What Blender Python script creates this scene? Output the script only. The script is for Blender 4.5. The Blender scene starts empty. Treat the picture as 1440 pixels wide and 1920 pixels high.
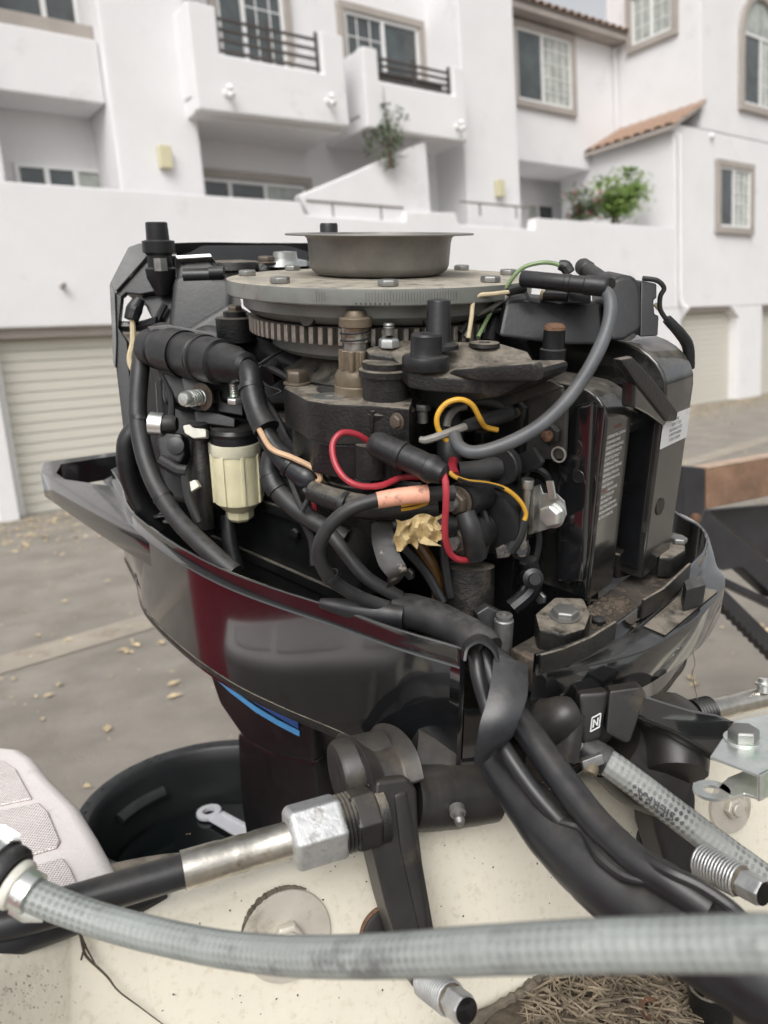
import bpy, bmesh, math, random
from mathutils import Vector as V, Matrix
random.seed(7)
sc = bpy.context.scene
C = sc.collection
R_ = math.radians
# ------------------------------------------------------------------ camera
FP = 1442.0                       # focal length in photo pixels (1440 x 1920)
PIT, ROL, CZ = R_(10.7), R_(4.5), 1.42
Fw = V((0, math.cos(PIT), -math.sin(PIT)))
U0 = V((0, math.sin(PIT), math.cos(PIT)))
Rt = math.cos(ROL)*V((1, 0, 0)) - math.sin(ROL)*U0
Up = math.sin(ROL)*V((1, 0, 0)) + math.cos(ROL)*U0
O = V((0, 0, CZ))
cd = bpy.data.cameras.new('camera')
cam = bpy.data.objects.new('camera', cd); C.objects.link(cam)
cam.matrix_world = Matrix(((Rt.x, Up.x, -Fw.x, 0), (Rt.y, Up.y, -Fw.y, 0), (Rt.z, Up.z, -Fw.z, CZ), (0, 0, 0, 1)))
cd.sensor_fit = 'AUTO'; cd.sensor_width = 36; cd.lens = FP/1920*36
cd.clip_start = .02; cd.clip_end = 400
cd.dof.use_dof = True; cd.dof.focus_distance = .69; cd.dof.aperture_fstop = 6.2
sc.camera = cam
# ------------------------------------------------------------------ world, sun, exposure
w = bpy.data.worlds.new('World'); sc.world = w; w.use_nodes = True
nt = w.node_tree; nt.nodes.clear()
sky = nt.nodes.new('ShaderNodeTexSky'); sky.sky_type = 'NISHITA'; sky.sun_disc = False
SUN_EL, SUN_AZ = R_(46), R_(192)
sky.sun_elevation = SUN_EL; sky.sun_rotation = SUN_AZ
sky.air_density = 1.0; sky.dust_density = 4.0; sky.ozone_density = 1.0
hs = nt.nodes.new('ShaderNodeHueSaturation'); hs.inputs['Saturation'].default_value = .12
bg = nt.nodes.new('ShaderNodeBackground'); bg.inputs['Strength'].default_value = .125
wo = nt.nodes.new('ShaderNodeOutputWorld')
nt.links.new(sky.outputs[0], hs.inputs['Color']); nt.links.new(hs.outputs[0], bg.inputs[0]); nt.links.new(bg.outputs[0], wo.inputs[0])
sl = bpy.data.lights.new('sun', 'SUN'); sl.energy = 1.05; sl.angle = R_(40); sl.color = (1, .97, .93)
so = bpy.data.objects.new('sun', sl); C.objects.link(so)
sd = V((math.sin(SUN_AZ)*math.cos(SUN_EL), math.cos(SUN_AZ)*math.cos(SUN_EL), math.sin(SUN_EL)))
so.rotation_euler = sd.to_track_quat('Z', 'Y').to_euler(); so.location = (0, -3, 8)
sc.view_settings.view_transform = 'Standard'; sc.view_settings.look = 'None'
sc.view_settings.gamma = 1; sc.view_settings.use_curve_mapping = False
sc.view_settings.exposure = .52
sc.render.engine = 'CYCLES'
sc.cycles.max_bounces = 12; sc.cycles.diffuse_bounces = 8; sc.cycles.glossy_bounces = 6

# ------------------------------------------------------------------ frames
def ray(px, py): return (px-720)/FP*Rt + (960-py)/FP*Up + Fw
def D(px, py, d): return O + d*ray(px, py)                       # point at camera depth d
def PL(px, py, p0, n):
    r = ray(px, py); return O + r*((p0-O).dot(n)/r.dot(n))
def GR(px, py, z=0): return PL(px, py, V((0, 0, z)), V((0, 0, 1)))
KA = R_(20.7); ca, sa = math.cos(KA), math.sin(KA)
Aw = ca*Up - sa*Fw                                                # motor's upright axis (motor tilted to the boat)
Bw = sa*Up + ca*Fw
Lw = -.736*Rt + .677*Bw; Lw.normalize()                           # towards the motor's back
Tw = .677*Rt + .736*Bw; Tw.normalize()                            # across the motor
def MX(x, b, a): return O + x*Rt + b*Bw + a*Aw
G0 = MX(.058, .523, 0)
def LT(l, t, a): return G0 + l*Lw + t*Tw + a*Aw
def T(px, py, t): return PL(px, py, G0 + t*Tw, Tw)
def LP(px, py, l): return PL(px, py, G0 + l*Lw, Lw)
def PA(px, py, a): return PL(px, py, O + a*Aw, Aw)
def dep(p): return (p-O).dot(Fw)
def rp(px, p): return px*dep(p)/FP                                # pixel length at the depth of p

# ------------------------------------------------------------------ materials
def mat(name, col, rough=.5, metal=0, var=.2, scale=40, bump=.0, bscale=None, dust=0, dustcol=(.2, .17, .13), blot=0, blotcol=(.1, .06, .03),
        bsize=20, spec=.5, coat=0, trans=0, alpha=1, rvar=.15, diamond=None, wear=0, sss=0):
    m = bpy.data.materials.new(name); m.use_nodes = True
    n = m.node_tree.nodes; L = m.node_tree.links; b = n['Principled BSDF']
    def new(t, **k):
        x = n.new('ShaderNode'+t)
        for a, v in k.items(): setattr(x, a, v)
        return x
    def math_(op, a, bb=None):
        x = new('Math', operation=op); x.use_clamp = False
        for i, q in enumerate((a, bb)):
            if q is None: continue
            if isinstance(q, (int, float)): x.inputs[i].default_value = q
            else: L.new(q, x.inputs[i])
        return x.outputs[0]
    def ramp(src, lo, hi):
        x = new('MapRange'); x.inputs[1].default_value = lo; x.inputs[2].default_value = hi; L.new(src, x.inputs[0]); return x.outputs[0]
    def mix(fac, c1, c2):
        x = new('Mix', data_type='RGBA')
        if isinstance(fac, (int, float)): x.inputs[0].default_value = fac
        else: L.new(fac, x.inputs[0])
        for i, c in ((6, c1), (7, c2)):
            if isinstance(c, tuple): x.inputs[i].default_value = (*c, 1)
            else: L.new(c, x.inputs[i])
        return x.outputs[2]
    tc = new('TexCoord'); co = tc.outputs['Object']
    def noise(s, det=4, r=.6):
        x = new('TexNoise'); x.inputs['Scale'].default_value = s; x.inputs['Detail'].default_value = det; x.inputs['Roughness'].default_value = r
        L.new(co, x.inputs['Vector']); return x.outputs[0]
    n1 = noise(scale)
    d_ = tuple(c*(1-var) for c in col); l_ = tuple(min(1, c*(1+var)) for c in col)
    cur = mix(ramp(n1, .3, .7), d_, l_)
    if blot:
        cur = mix(ramp(noise(bsize, 6, .7), .62-blot*.25, .72-blot*.2), cur, blotcol)
    if wear:
        gp = new('NewGeometry'); wf = math_('MULTIPLY', ramp(gp.outputs['Pointiness'], .515, .56), math_('MULTIPLY', ramp(noise(70, 5, .7), .42, .6), wear))
        cur = mix(wf, cur, (.2, .195, .185))
    if diamond:
        f, cdark, amt = diamond
        sp = new('SeparateXYZ'); L.new(tc.outputs['UV'], sp.inputs[0])
        s1 = math_('SINE', math_('MULTIPLY', math_('ADD', sp.outputs[0], sp.outputs[1]), f))
        s2 = math_('SINE', math_('MULTIPLY', math_('SUBTRACT', sp.outputs[0], sp.outputs[1]), f))
        dm = math_('MULTIPLY', s1, s2)
        fac = math_('MULTIPLY', ramp(dm, 0, .35), math_('MULTIPLY', ramp(noise(22, 4), .4, .65), amt))
        cur = mix(fac, cur, cdark)
    rn = ramp(noise(scale*.7, 5), 0, 1)
    ro = math_('ADD', rough-rvar*.5, math_('MULTIPLY', rn, rvar))
    if dust:
        g = new('NewGeometry'); s3 = new('SeparateXYZ'); L.new(g.outputs['Normal'], s3.inputs[0])
        upf = ramp(s3.outputs[2], .35, .95)
        dn = ramp(noise(55, 6, .7), .3, .62)
        sp_ = ramp(noise(18, 5, .7), .52, .75)
        tot = math_('ADD', math_('MULTIPLY', upf, math_('MULTIPLY', dn, dust)), math_('MULTIPLY', sp_, dust*.05))
        tm = math_('MINIMUM', tot, .9)
        cur = mix(tm, cur, dustcol); ro = math_('ADD', ro, math_('MULTIPLY', tm, .5))
    L.new(cur, b.inputs['Base Color']); L.new(ro, b.inputs['Roughness'])
    b.inputs['Metallic'].default_value = metal; b.inputs['Specular IOR Level'].default_value = spec
    if coat: b.inputs['Coat Weight'].default_value = coat; b.inputs['Coat Roughness'].default_value = .06
    if trans: b.inputs['Transmission Weight'].default_value = trans
    if sss:
        b.inputs['Subsurface Weight'].default_value = sss; b.inputs['Subsurface Radius'].default_value = (.01, .009, .006); b.inputs['Subsurface Scale'].default_value = .6
    if bump:
        bp = new('Bump'); bp.inputs['Strength'].default_value = min(1, bump); bp.inputs['Distance'].default_value = .002 if scale > 12 else .02
        h = noise(bscale or scale*3, 5)
        if diamond: h = math_('ADD', h, math_('MULTIPLY', dm, .5))
        L.new(h, bp.inputs['Height']); L.new(bp.outputs[0], b.inputs['Normal'])
    return m
M = {}
M['gloss'] = mat('gloss_black_paint', (.008, .0085, .0095), .13, var=.3, scale=25, dust=.28, coat=1, spec=1, bump=.03, bscale=12, dustcol=(.12, .115, .105), rvar=.14)
M['black'] = mat('black_engine_paint', (.009, .0095, .010), .24, var=.35, scale=60, dust=.8, bump=.3, bscale=420, dustcol=(.2, .18, .15))
M['blackdirty'] = mat('dirty_black_casting', (.013, .013, .0125), .4, var=.4, scale=50, dust=1.1, bump=.4, bscale=380, dustcol=(.23, .2, .16), blot=.25, blotcol=(.06, .05, .04))
M['rubber'] = mat('black_rubber', (.011, .0115, .013), .4, var=.3, scale=70, bump=.12, dust=.3, dustcol=(.16, .15, .14))
M['rubberdust'] = mat('dusty_rubber', (.019, .0195, .0205), .46, var=.3, scale=60, bump=.1, dust=.45, dustcol=(.17, .16, .15))
M['hosegrey'] = mat('grey_plug_lead', (.085, .09, .097), .42, var=.2, scale=45, bump=.1, dust=.3, blot=.15, blotcol=(.16, .12, .08))
M['plastic'] = mat('black_plastic', (.010, .0105, .012), .34, var=.25, scale=80, bump=.08, dust=.4, dustcol=(.15, .14, .13))
M['steel'] = mat('dull_steel', (.42, .42, .4), .38, 1, var=.25, scale=90, bump=.1, dust=.2, blot=.2, blotcol=(.2, .15, .1))
M['boltgrey'] = mat('grey_bolt', (.3, .3, .29), .45, .8, var=.25, scale=120, bump=.1, dust=.2)
M['brownbolt'] = mat('brown_weathered_bolt', (.14, .115, .09), .5, .6, var=.3, scale=120, bump=.15, dust=.3)
M['rust'] = mat('rusty_bolt', (.14, .075, .045), .8, .1, var=.4, scale=150, bump=.4)
M['zinc'] = mat('bright_zinc', (.78, .8, .77), .3, .85, var=.12, scale=60, bump=.06, blot=.25, blotcol=(.55, .72, .58), bsize=28)
M['galv'] = mat('galvanised_nut', (.55, .56, .56), .5, .75, var=.25, scale=60, bump=.3, blot=.3, blotcol=(.36, .35, .34), bsize=60)
M['nickel'] = mat('nickel_ferrule', (.6, .57, .51), .3, 1, var=.2, scale=70, bump=.12, blot=.25, blotcol=(.34, .29, .22), bsize=35)
M['alu'] = mat('satin_aluminium', (.5, .51, .5), .4, .9, var=.15, scale=60, bump=.08, blot=.15, blotcol=(.36, .31, .25))
M['flywheel'] = mat('grey_green_flywheel_paint', (.185, .192, .178), .38, .25, var=.15, scale=35, bump=.08, dust=1.25, dustcol=(.47, .42, .34), blot=.12, blotcol=(.14, .1, .07), bsize=18)
M['cup'] = mat('dull_grey_cup', (.21, .2, .185), .42, .5, var=.18, scale=40, bump=.08, dust=.35, dustcol=(.45, .44, .41))
M['tooth'] = mat('worn_gear_steel', (.36, .33, .29), .4, .8, var=.35, scale=90, bump=.2, blot=.3, blotcol=(.08, .06, .045), bsize=60)
M['brass'] = mat('dirty_brass', (.165, .132, .092), .5, .4, var=.3, scale=50, bump=.3, dust=.6, blot=.25, blotcol=(.15, .11, .07), bsize=45)
M['filter'] = mat('yellowed_filter_bowl', (.72, .675, .46), .3, var=.12, scale=28, bump=.05, sss=.35, blot=.12, blotcol=(.62, .53, .3))
M['filterclear'] = mat('cloudy_clear_filter', (.7, .68, .53), .25, var=.15, scale=30, sss=.35)
M['white'] = mat('white_plastic', (.66, .65, .57), .45, var=.15, scale=60, bump=.05)
M['red'] = mat('red_wire', (.37, .03, .045), .4, var=.2, scale=60, blot=.12, blotcol=(.2, .03, .03), bsize=60)
M['yellow'] = mat('yellow_wire', (.66, .36, .04), .4, var=.15, scale=60, blot=.12, blotcol=(.4, .24, .05), bsize=70)
M['tan'] = mat('tan_wire', (.55, .36, .22), .42, var=.15, scale=60)
M['beige'] = mat('beige_wire', (.5, .42, .27), .42, var=.15, scale=60)
M['green'] = mat('green_wire', (.22, .31, .15), .42, var=.2, scale=60)
M['greywire'] = mat('grey_wire', (.22, .21, .19), .5, var=.2, scale=60, dust=.3)
M['amber'] = mat('dull_amber_tube', (.14, .07, .02), .4, var=.3, scale=50)
M['pink'] = mat('salmon_tape', (.72, .36, .25), .5, var=.1, scale=50, blot=.3, blotcol=(.3, .15, .11), bsize=110, bump=.15)
M['mtape'] = mat('old_masking_tape', (.48, .37, .19), .65, var=.25, scale=70, bump=.4, blot=.2, blotcol=(.25, .16, .07), bsize=70)
M['tapeflap'] = mat('worn_black_tape', (.015, .014, .013), .5, var=.3, scale=60, bump=.2, blot=.16, blotcol=(.4, .35, .28), bsize=60)
M['tape'] = mat('black_vinyl_tape', (.017, .0185, .022), .3, var=.4, scale=40, bump=.25, bscale=30, dust=.2)
M['sheath'] = mat('black_sheath', (.016, .0165, .019), .36, var=.25, scale=40, bump=.08, dust=.15)
M['hose'] = mat('grey_green_hose', (.285, .305, .29), .45, var=.12, scale=35, bump=.25, bscale=120, blot=.32, blotcol=(.15, .155, .15), bsize=26, diamond=(.8, (.12, .125, .125), .6))
M['braid'] = mat('grey_braided_hose', (.30, .31, .295), .5, var=.12, scale=40, bump=.3, blot=.1, blotcol=(.1, .1, .1), diamond=(.72, (.06, .063, .06), 1.3))
M['gel'] = mat('cream_gelcoat', (.745, .70, .59), .36, var=.05, scale=6, bump=.08, bscale=90, blot=.36, blotcol=(.66, .61, .49), bsize=130)
M['gelwhite'] = mat('weathered_white_gelcoat', (.76, .735, .69), .5, var=.06, scale=9, bump=.12, bscale=90, blot=.22, blotcol=(.42, .39, .34), bsize=14)
M['gelpink'] = mat('chalky_white_deck', (.72, .675, .655), .62, var=.05, scale=14, bump=.3, bscale=160, blot=.12, blotcol=(.55, .5, .47), bsize=20)
M['disc'] = mat('stained_steel_disc', (.6, .56, .49), .42, .35, var=.12, scale=30, bump=.06, blot=.2, blotcol=(.36, .32, .26), bsize=25)
M['sealant'] = mat('old_sealant', (.12, .1, .075), .8, var=.5, scale=80, bump=.6)
M['bracket'] = mat('worn_bracket_paint', (.022, .021, .021), .38, var=.35, scale=25, bump=.15, dust=.32, dustcol=(.10, .08, .056), blot=.22, blotcol=(.06, .048, .034), bsize=16)
M['stripe1'] = mat('bright_blue_stripe', (.1, .36, .72), .3, var=.08, scale=30)
M['stripe2'] = mat('deep_blue_stripe', (.035, .1, .32), .3, var=.08, scale=30)
M['tub'] = mat('black_tub_plastic', (.014, .015, .016), .38, var=.2, scale=20, bump=.1, bscale=60, dust=.25, dustcol=(.1, .1, .1))
M['lilac'] = mat('pale_plastic', (.6, .6, .63), .4, var=.08, scale=30)
M['stucco'] = mat('white_stucco', (.735, .726, .732), .85, var=.03, scale=1.2, bump=.5, bscale=38, blot=.16, blotcol=(.67, .66, .665), bsize=1.6)
M['trim'] = mat('taupe_trim', (.36, .325, .295), .8, var=.08, scale=3, bump=.1, bscale=60)
M['vinyl'] = mat('white_vinyl_frame', (.74, .74, .73), .4, var=.03, scale=5)
M['pane'] = mat('window_glass', (.055, .065, .066), .06, var=.5, scale=1.5, spec=.9, rvar=.02)
M['blind'] = mat('pale_blind_glass', (.36, .38, .35), .25, var=.3, scale=4, spec=.6, rvar=.05)
M['slat'] = mat('cream_roller_slat', (.565, .545, .48), .5, var=.06, scale=2, bump=.05)
M['slatblue'] = mat('pale_grey_slat', (.55, .6, .66), .5, var=.06, scale=2)
M['rail'] = mat('dark_bronze_rail', (.07, .06, .055), .5, var=.2, scale=8)
M['tile'] = mat('terracotta_tile', (.34, .215, .15), .85, var=.4, scale=2.5, bump=.2, blot=.4, blotcol=(.22, .17, .13), bsize=2)
M['lampcover'] = mat('cream_lamp_cover', (.58, .54, .36), .5, var=.06, scale=20)
M['asphalt'] = mat('asphalt', (.285, .258, .222), .9, var=.2, scale=2.3, bump=.7, bscale=120, blot=.25, blotcol=(.25, .222, .183), bsize=3.5)
M['concrete'] = mat('gutter_concrete', (.34, .3, .245), .85, var=.15, scale=3, bump=.4, bscale=70, blot=.2, blotcol=(.24, .2, .15), bsize=4)
M['leaf'] = mat('yellow_fallen_leaf', (.58, .46, .28), .7, var=.45, scale=6)
M['needle'] = mat('dry_pine_needle', (.23, .185, .13), .75, var=.6, scale=60)
M['mud'] = mat('leaf_litter_dirt', (.09, .07, .05), .9, var=.5, scale=60, bump=.8)
M['wood'] = mat('weathered_board', (.21, .125, .08), .6, var=.35, scale=9, bump=.25)
M['woodcut'] = mat('sawn_board_edge', (.45, .33, .25), .7, var=.2, scale=15)
M['frame'] = mat('black_trailer_paint', (.03, .03, .033), .38, var=.25, scale=15, dust=.3)
M['label'] = mat('white_label', (.62, .63, .63), .45, var=.05, scale=40, blot=.08, blotcol=(.4, .4, .38), bsize=50)
M['ink'] = mat('dark_print', (.06, .06, .07), .6)
M['whiteink'] = mat('white_print', (.75, .75, .74), .55, var=.1, scale=60)
M['redink'] = mat('faded_red_print', (.25, .04, .03), .55)
M['leafg'] = mat('bright_green_leaves', (.15, .235, .05), .6, var=.45, scale=5)
M['leafd'] = mat('dark_green_leaves', (.075, .115, .05), .6, var=.45, scale=5)
M['flower'] = mat('pink_flower', (.5, .06, .12), .6)
M['stem'] = mat('brown_stem', (.09, .06, .04), .8)
M['redbin'] = mat('red_bin_paint', (.62, .02, .06), .3, coat=.5, var=.05)  # paint of the added bin, seen only as a reflection
M['plategrey'] = mat('dusty_switch_plate', (.045, .043, .04), .5, var=.35, scale=45, bump=.15, dust=1.1, dustcol=(.36, .33, .28))
M['carglass'] = mat('dark_car_glass', (.01, .012, .012), .05)
M['coverp'] = mat('satin_cover_paint', (.016, .016, .0155), .2, var=.35, scale=30, bump=.06, dust=.9, dustcol=(.24, .215, .18), blot=.22, blotcol=(.06, .055, .048), bsize=14, coat=.8)
M['faint'] = mat('faded_brown_print', (.1, .095, .085), .6)
M['gapshade'] = mat('dark_gap_shade', (.03, .026, .022), .5, .3, var=.4, scale=90)  # shade of tooth gaps and holes painted as a dark colour
M['sheet'] = mat('sheen_grey_sheet', (.13, .13, .128), .45, var=.3, scale=30, bump=.1, dust=.7, dustcol=(.34, .32, .29))  # lighter grey stands in for the sheen on the black bracket
M['grime'] = mat('brown_grime', (.05, .042, .034), .75, var=.5, scale=45, bump=.5, bscale=260, blot=.4, blotcol=(.13, .1, .075), bsize=40)
M['railbrown'] = mat('weathered_patio_rail', (.2, .175, .155), .7, var=.2, scale=8)
M['tyre'] = mat('tyre_rubber', (.02, .02, .02), .8)
M['waterm'] = mat('dark_water', (.006, .008, .008), .03, var=.1, spec=.5, rvar=.01)

# ------------------------------------------------------------------ objects
def prop(o, label=None, cat=None, group=None, kind=None):
    for k, v in (('label', label), ('category', cat), ('group', group), ('kind', kind)):
        if v: o[k] = v
    return o
def thing(name, label, cat, loc, group=None):
    o = bpy.data.objects.new(name, None); C.objects.link(o); o.location = loc; o.empty_display_size = .05
    return prop(o, label, cat, group)
def base(o):
    while o.parent: o = o.parent
    return V(o.location)
class S:                                                           # collects a shape in world coordinates
    def __init__(s): s.v = []; s.f = []; s.uv = []
    def add(s, vs, fs, uv=None):
        k = len(s.v); s.v += [V(v) for v in vs]; s.f += [tuple(i+k for i in f) for f in fs]
        s.uv += uv if uv else [(0, 0)]*len(vs); return s
    def tube(s, pts, r, n=12, sub=6, cap=True, smooth=True, flat=1, wob=0):
        pts = [V(p) for p in pts]
        rr = list(r) if isinstance(r, (list, tuple)) else [r]*len(pts)
        P, Q = [], []
        if smooth and len(pts) > 2:
            for i in range(len(pts)-1):
                p0 = pts[max(i-1, 0)]; p1 = pts[i]; p2 = pts[i+1]; p3 = pts[min(i+2, len(pts)-1)]
                for k in range(sub):
                    t = k/sub; t2 = t*t; t3 = t2*t
                    P.append(.5*((2*p1)+(p2-p0)*t+(2*p0-5*p1+4*p2-p3)*t2+(3*p1-p0-3*p2+p3)*t3)); Q.append(rr[i]*(1-t)+rr[i+1]*t)
            P.append(pts[-1]); Q.append(rr[-1])
        else: P, Q = pts, rr
        if wob: Q = [q*(1+random.uniform(-wob, wob)) for q in Q]
        tg = [(P[min(i+1, len(P)-1)]-P[max(i-1, 0)]).normalized() for i in range(len(P))]
        a = tg[0].orthogonal().normalized(); vs, uv = [], []; ln = 0
        for i, p in enumerate(P):
            a = (a - tg[i]*a.dot(tg[i])).normalized(); b = tg[i].cross(a)
            if i: ln += (p-P[i-1]).length
            for k in range(n):
                th = 2*math.pi*k/n
                vs.append(p + Q[i]*(math.cos(th)*a + flat*math.sin(th)*b)); uv.append((th*9, ln*900))
        fs = [(i*n+k, i*n+(k+1) % n, (i+1)*n+(k+1) % n, (i+1)*n+k) for i in range(len(P)-1) for k in range(n)]
        if cap: fs += [tuple(range(n))[::-1], tuple((len(P)-1)*n+k for k in range(n))]
        return s.add(vs, fs, uv)
    def lathe(s, c, ax, prof, n=32, cap=True, sx=None, ang=(0, 1), ell=1):
        ax = V(ax).normalized(); a = (V(sx) - ax*V(sx).dot(ax)).normalized() if sx else ax.orthogonal().normalized(); b = ax.cross(a)
        vs = []
        for r, h in prof:
            for k in range(n):
                th = 2*math.pi*(ang[0]+(ang[1]-ang[0])*k/n); vs.append(V(c)+ax*h+r*(math.cos(th)*a+ell*math.sin(th)*b))
        m = len(prof)
        fs = [(i*n+k, i*n+(k+1) % n, (i+1)*n+(k+1) % n, (i+1)*n+k) for i in range(m-1) for k in range(n)]
        if cap:
            if prof[0][0] > 1e-6: fs.append(tuple(range(n))[::-1])
            if prof[-1][0] > 1e-6: fs.append(tuple((m-1)*n+k for k in range(n)))
        return s.add(vs, fs)
    def cyl(s, p, q, r, n=20, r2=None):
        p, q = V(p), V(q); return s.lathe(p, q-p, [(r, 0), (r if r2 is None else r2, (q-p).length)], n)
    def prism(s, poly, ext):
        n = len(poly); e = V(ext); vs = [V(p) for p in poly]+[V(p)+e for p in poly]
        nrm = V((0, 0, 0))
        for i in range(n): nrm += V(poly[i]).cross(V(poly[(i+1) % n]))
        fs = [tuple(range(n)), tuple(range(2*n-1, n-1, -1))]+[(i, i+n, (i+1) % n+n, (i+1) % n) for i in range(n)]
        return s.add(vs, fs)
    def box(s, c, x, y, z):                                        # centre and three half axes
        c, x, y, z = V(c), V(x), V(y), V(z)
        vs = [c+i*x+j*y+k*z for i in (-1, 1) for j in (-1, 1) for k in (-1, 1)]
        return s.add(vs, [(0, 1, 3, 2), (4, 6, 7, 5), (0, 4, 5, 1), (2, 3, 7, 6), (0, 2, 6, 4), (1, 5, 7, 3)])
    def ribbon(s, pts, wv, th=.0008, sub=6):                      # strip: centre line, half-width vectors
        n = len(pts); P = []
        for i in range(n-1):
            p0, p1, p2, p3 = pts[max(i-1, 0)], pts[i], pts[i+1], pts[min(i+2, n-1)]
            for k in range(sub):
                t = k/sub; t2 = t*t; t3 = t2*t
                P.append((.5*((2*p1)+(p2-p0)*t+(2*p0-5*p1+4*p2-p3)*t2+(3*p1-p0-3*p2+p3)*t3), wv[i].lerp(wv[i+1], t)))
        P.append((pts[-1], wv[-1])); vs = []
        for i, (p, w_) in enumerate(P):
            tg = (P[min(i+1, len(P)-1)][0]-P[max(i-1, 0)][0]).normalized(); nn = tg.cross(w_).normalized()*th
            bow = nn*1.2
            vs += [p-w_, p-w_*.4+bow, p+w_*.4+bow, p+w_, p+w_-nn, p+w_*.4+bow-nn*1.5, p-w_*.4+bow-nn*1.5, p-w_-nn]
        fs = [(i*8+k, i*8+(k+1) % 8, i*8+8+(k+1) % 8, i*8+8+k) for i in range(len(P)-1) for k in range(8)]
        fs += [tuple(range(8))[::-1], tuple((len(P)-1)*8+k for k in range(8))]
        return s.add(vs, fs)
    def obj(s, name, m, parent=None, bevel=0, seg=2, ang=35, label=None, jit=0, local=None):
        off = local if local is not None else (base(parent) if parent else V((0, 0, 0)))
        me = bpy.data.meshes.new(name)
        me.from_pydata([tuple(v-off) for v in s.v], [], s.f)
        if any(u != (0, 0) for u in s.uv):
            ul = me.uv_layers.new(name='UVMap')
            for lp in me.loops: ul.data[lp.index].uv = s.uv[lp.vertex_index]
        bm = bmesh.new(); bm.from_mesh(me)
        bmesh.ops.recalc_face_normals(bm, faces=bm.faces)
        if bevel:
            es = [e for e in bm.edges if len(e.link_faces) == 2 and e.calc_face_angle(0) > R_(30)]
            bmesh.ops.bevel(bm, geom=es, offset=bevel, segments=seg, profile=.5, affect='EDGES', clamp_overlap=True)
        bm.to_mesh(me); bm.free()
        me.polygons.foreach_set('use_smooth', [True]*len(me.polygons)); me.set_sharp_from_angle(angle=R_(ang))
        me.materials.append(M[m] if isinstance(m, str) else m)
        o = bpy.data.objects.new(name, me); C.objects.link(o)
        if bevel: wn = o.modifiers.new('weighted_normals', 'WEIGHTED_NORMAL'); wn.keep_sharp = True; wn.weight = 90
        if parent: o.parent = parent
        if local is not None: o.location = local - (base(parent) if parent else V((0, 0, 0)))
        if label: o['label'] = label
        return o
def inst(name, me, parent, pos, z, x=None, s=1):                   # a copy of a small mesh set on a spot, z up
    z = V(z).normalized(); x = V(x) if x is not None else z.orthogonal(); x = (x-z*x.dot(z)).normalized(); y = z.cross(x)
    o = bpy.data.objects.new(name, me); C.objects.link(o); o.parent = parent
    p = V(pos)-base(parent)
    sz = (s, s, s) if not isinstance(s, tuple) else s
    o.matrix_basis = Matrix(((x.x*sz[0], y.x*sz[1], z.x*sz[2], p.x), (x.y*sz[0], y.y*sz[1], z.y*sz[2], p.y), (x.z*sz[0], y.z*sz[1], z.z*sz[2], p.z), (0, 0, 0, 1)))
    return o
def hexmesh(name, m, h=.62, washer=False, dome=.06):
    """unit bolt head, circumradius 1"""
    s = S(); Z = V((0, 0, 0))
    if washer: s.lathe(Z, (0, 0, 1), [(1.25, 0), (1.25, .12), (1.0, .14)], 24)
    b = .12 if washer else 0
    n = 6; vs = []
    for r, z in ((1, b), (1, b+h-.12), (.86, b+h)):
        for k in range(6):
            th = math.pi/3*k; vs.append(V((r*math.cos(th), r*math.sin(th), z)))
    fs = [(i*6+k, i*6+(k+1) % 6, i*6+6+(k+1) % 6, i*6+6+k) for i in range(2) for k in range(6)]+[tuple(range(12, 18)), (5, 4, 3, 2, 1, 0)]
    s.add(vs, fs)
    o = s.obj(name, m, None, bevel=.05, seg=2); me = o.data; bpy.data.objects.remove(o); return me
HEX = {k: hexmesh('hex_head', k, washer=w_) for k, w_ in (('boltgrey', False), ('brownbolt', True), ('steel', False), ('zinc', False), ('black', False), ('rust', True), ('disc', False), ('galv', False))}
def bolt(m, parent, pos, z, r, x=None, name='bolt', tall=1): return inst(name, HEX[m], parent, pos, z, x, (r, r, r*tall))
def text(body, name, m, parent, org, xv, yv, size, align='LEFT', sx=1, depth=0, line=1.0):
    cu = bpy.data.curves.new(name, 'FONT'); cu.body = body; cu.size = size; cu.align_x = align; cu.space_line = line; cu.extrude = depth
    cu.resolution_u = 2
    o = bpy.data.objects.new(name, cu); C.objects.link(o)
    me = bpy.data.meshes.new_from_object(o.evaluated_get(bpy.context.evaluated_depsgraph_get())); bpy.data.objects.remove(o)
    me.materials.clear(); me.materials.append(M[m])
    xv = V(xv).normalized(); yv = V(yv).normalized(); zv = xv.cross(yv)
    off = V(org)-base(parent)
    for v in me.vertices: q = off + v.co.x*sx*xv + v.co.y*yv + v.co.z*zv; v.co = q
    o = bpy.data.objects.new(name, me); C.objects.link(o); o.parent = parent; return o
# ================================================================== ground
s = S(); s.add([(-60, -40, 0), (90, -40, 0), (90, 120, 0), (-60, 120, 0)], [(0, 1, 2, 3)])
prop(s.obj('asphalt_ground', 'asphalt'), kind='structure')
E0 = GR(30, 975); E1 = GR(1385, 748); uV = (E1-E0).normalized(); nV = V((uV.y, -uV.x, 0)); zV = V((0, 0, 1))
def FB(u, o, z): return E0 + u*uV + o*nV + z*zV - V((0, 0, E0.z))
def uz(px, py, o=0):
    p = PL(px, py, E0+nV*o, nV); return (p-E0).dot(uV), p.z
def oz(px, py, u):
    p = PL(px, py, E0+uV*u, uV); return (p-E0).dot(nV), p.z
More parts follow.
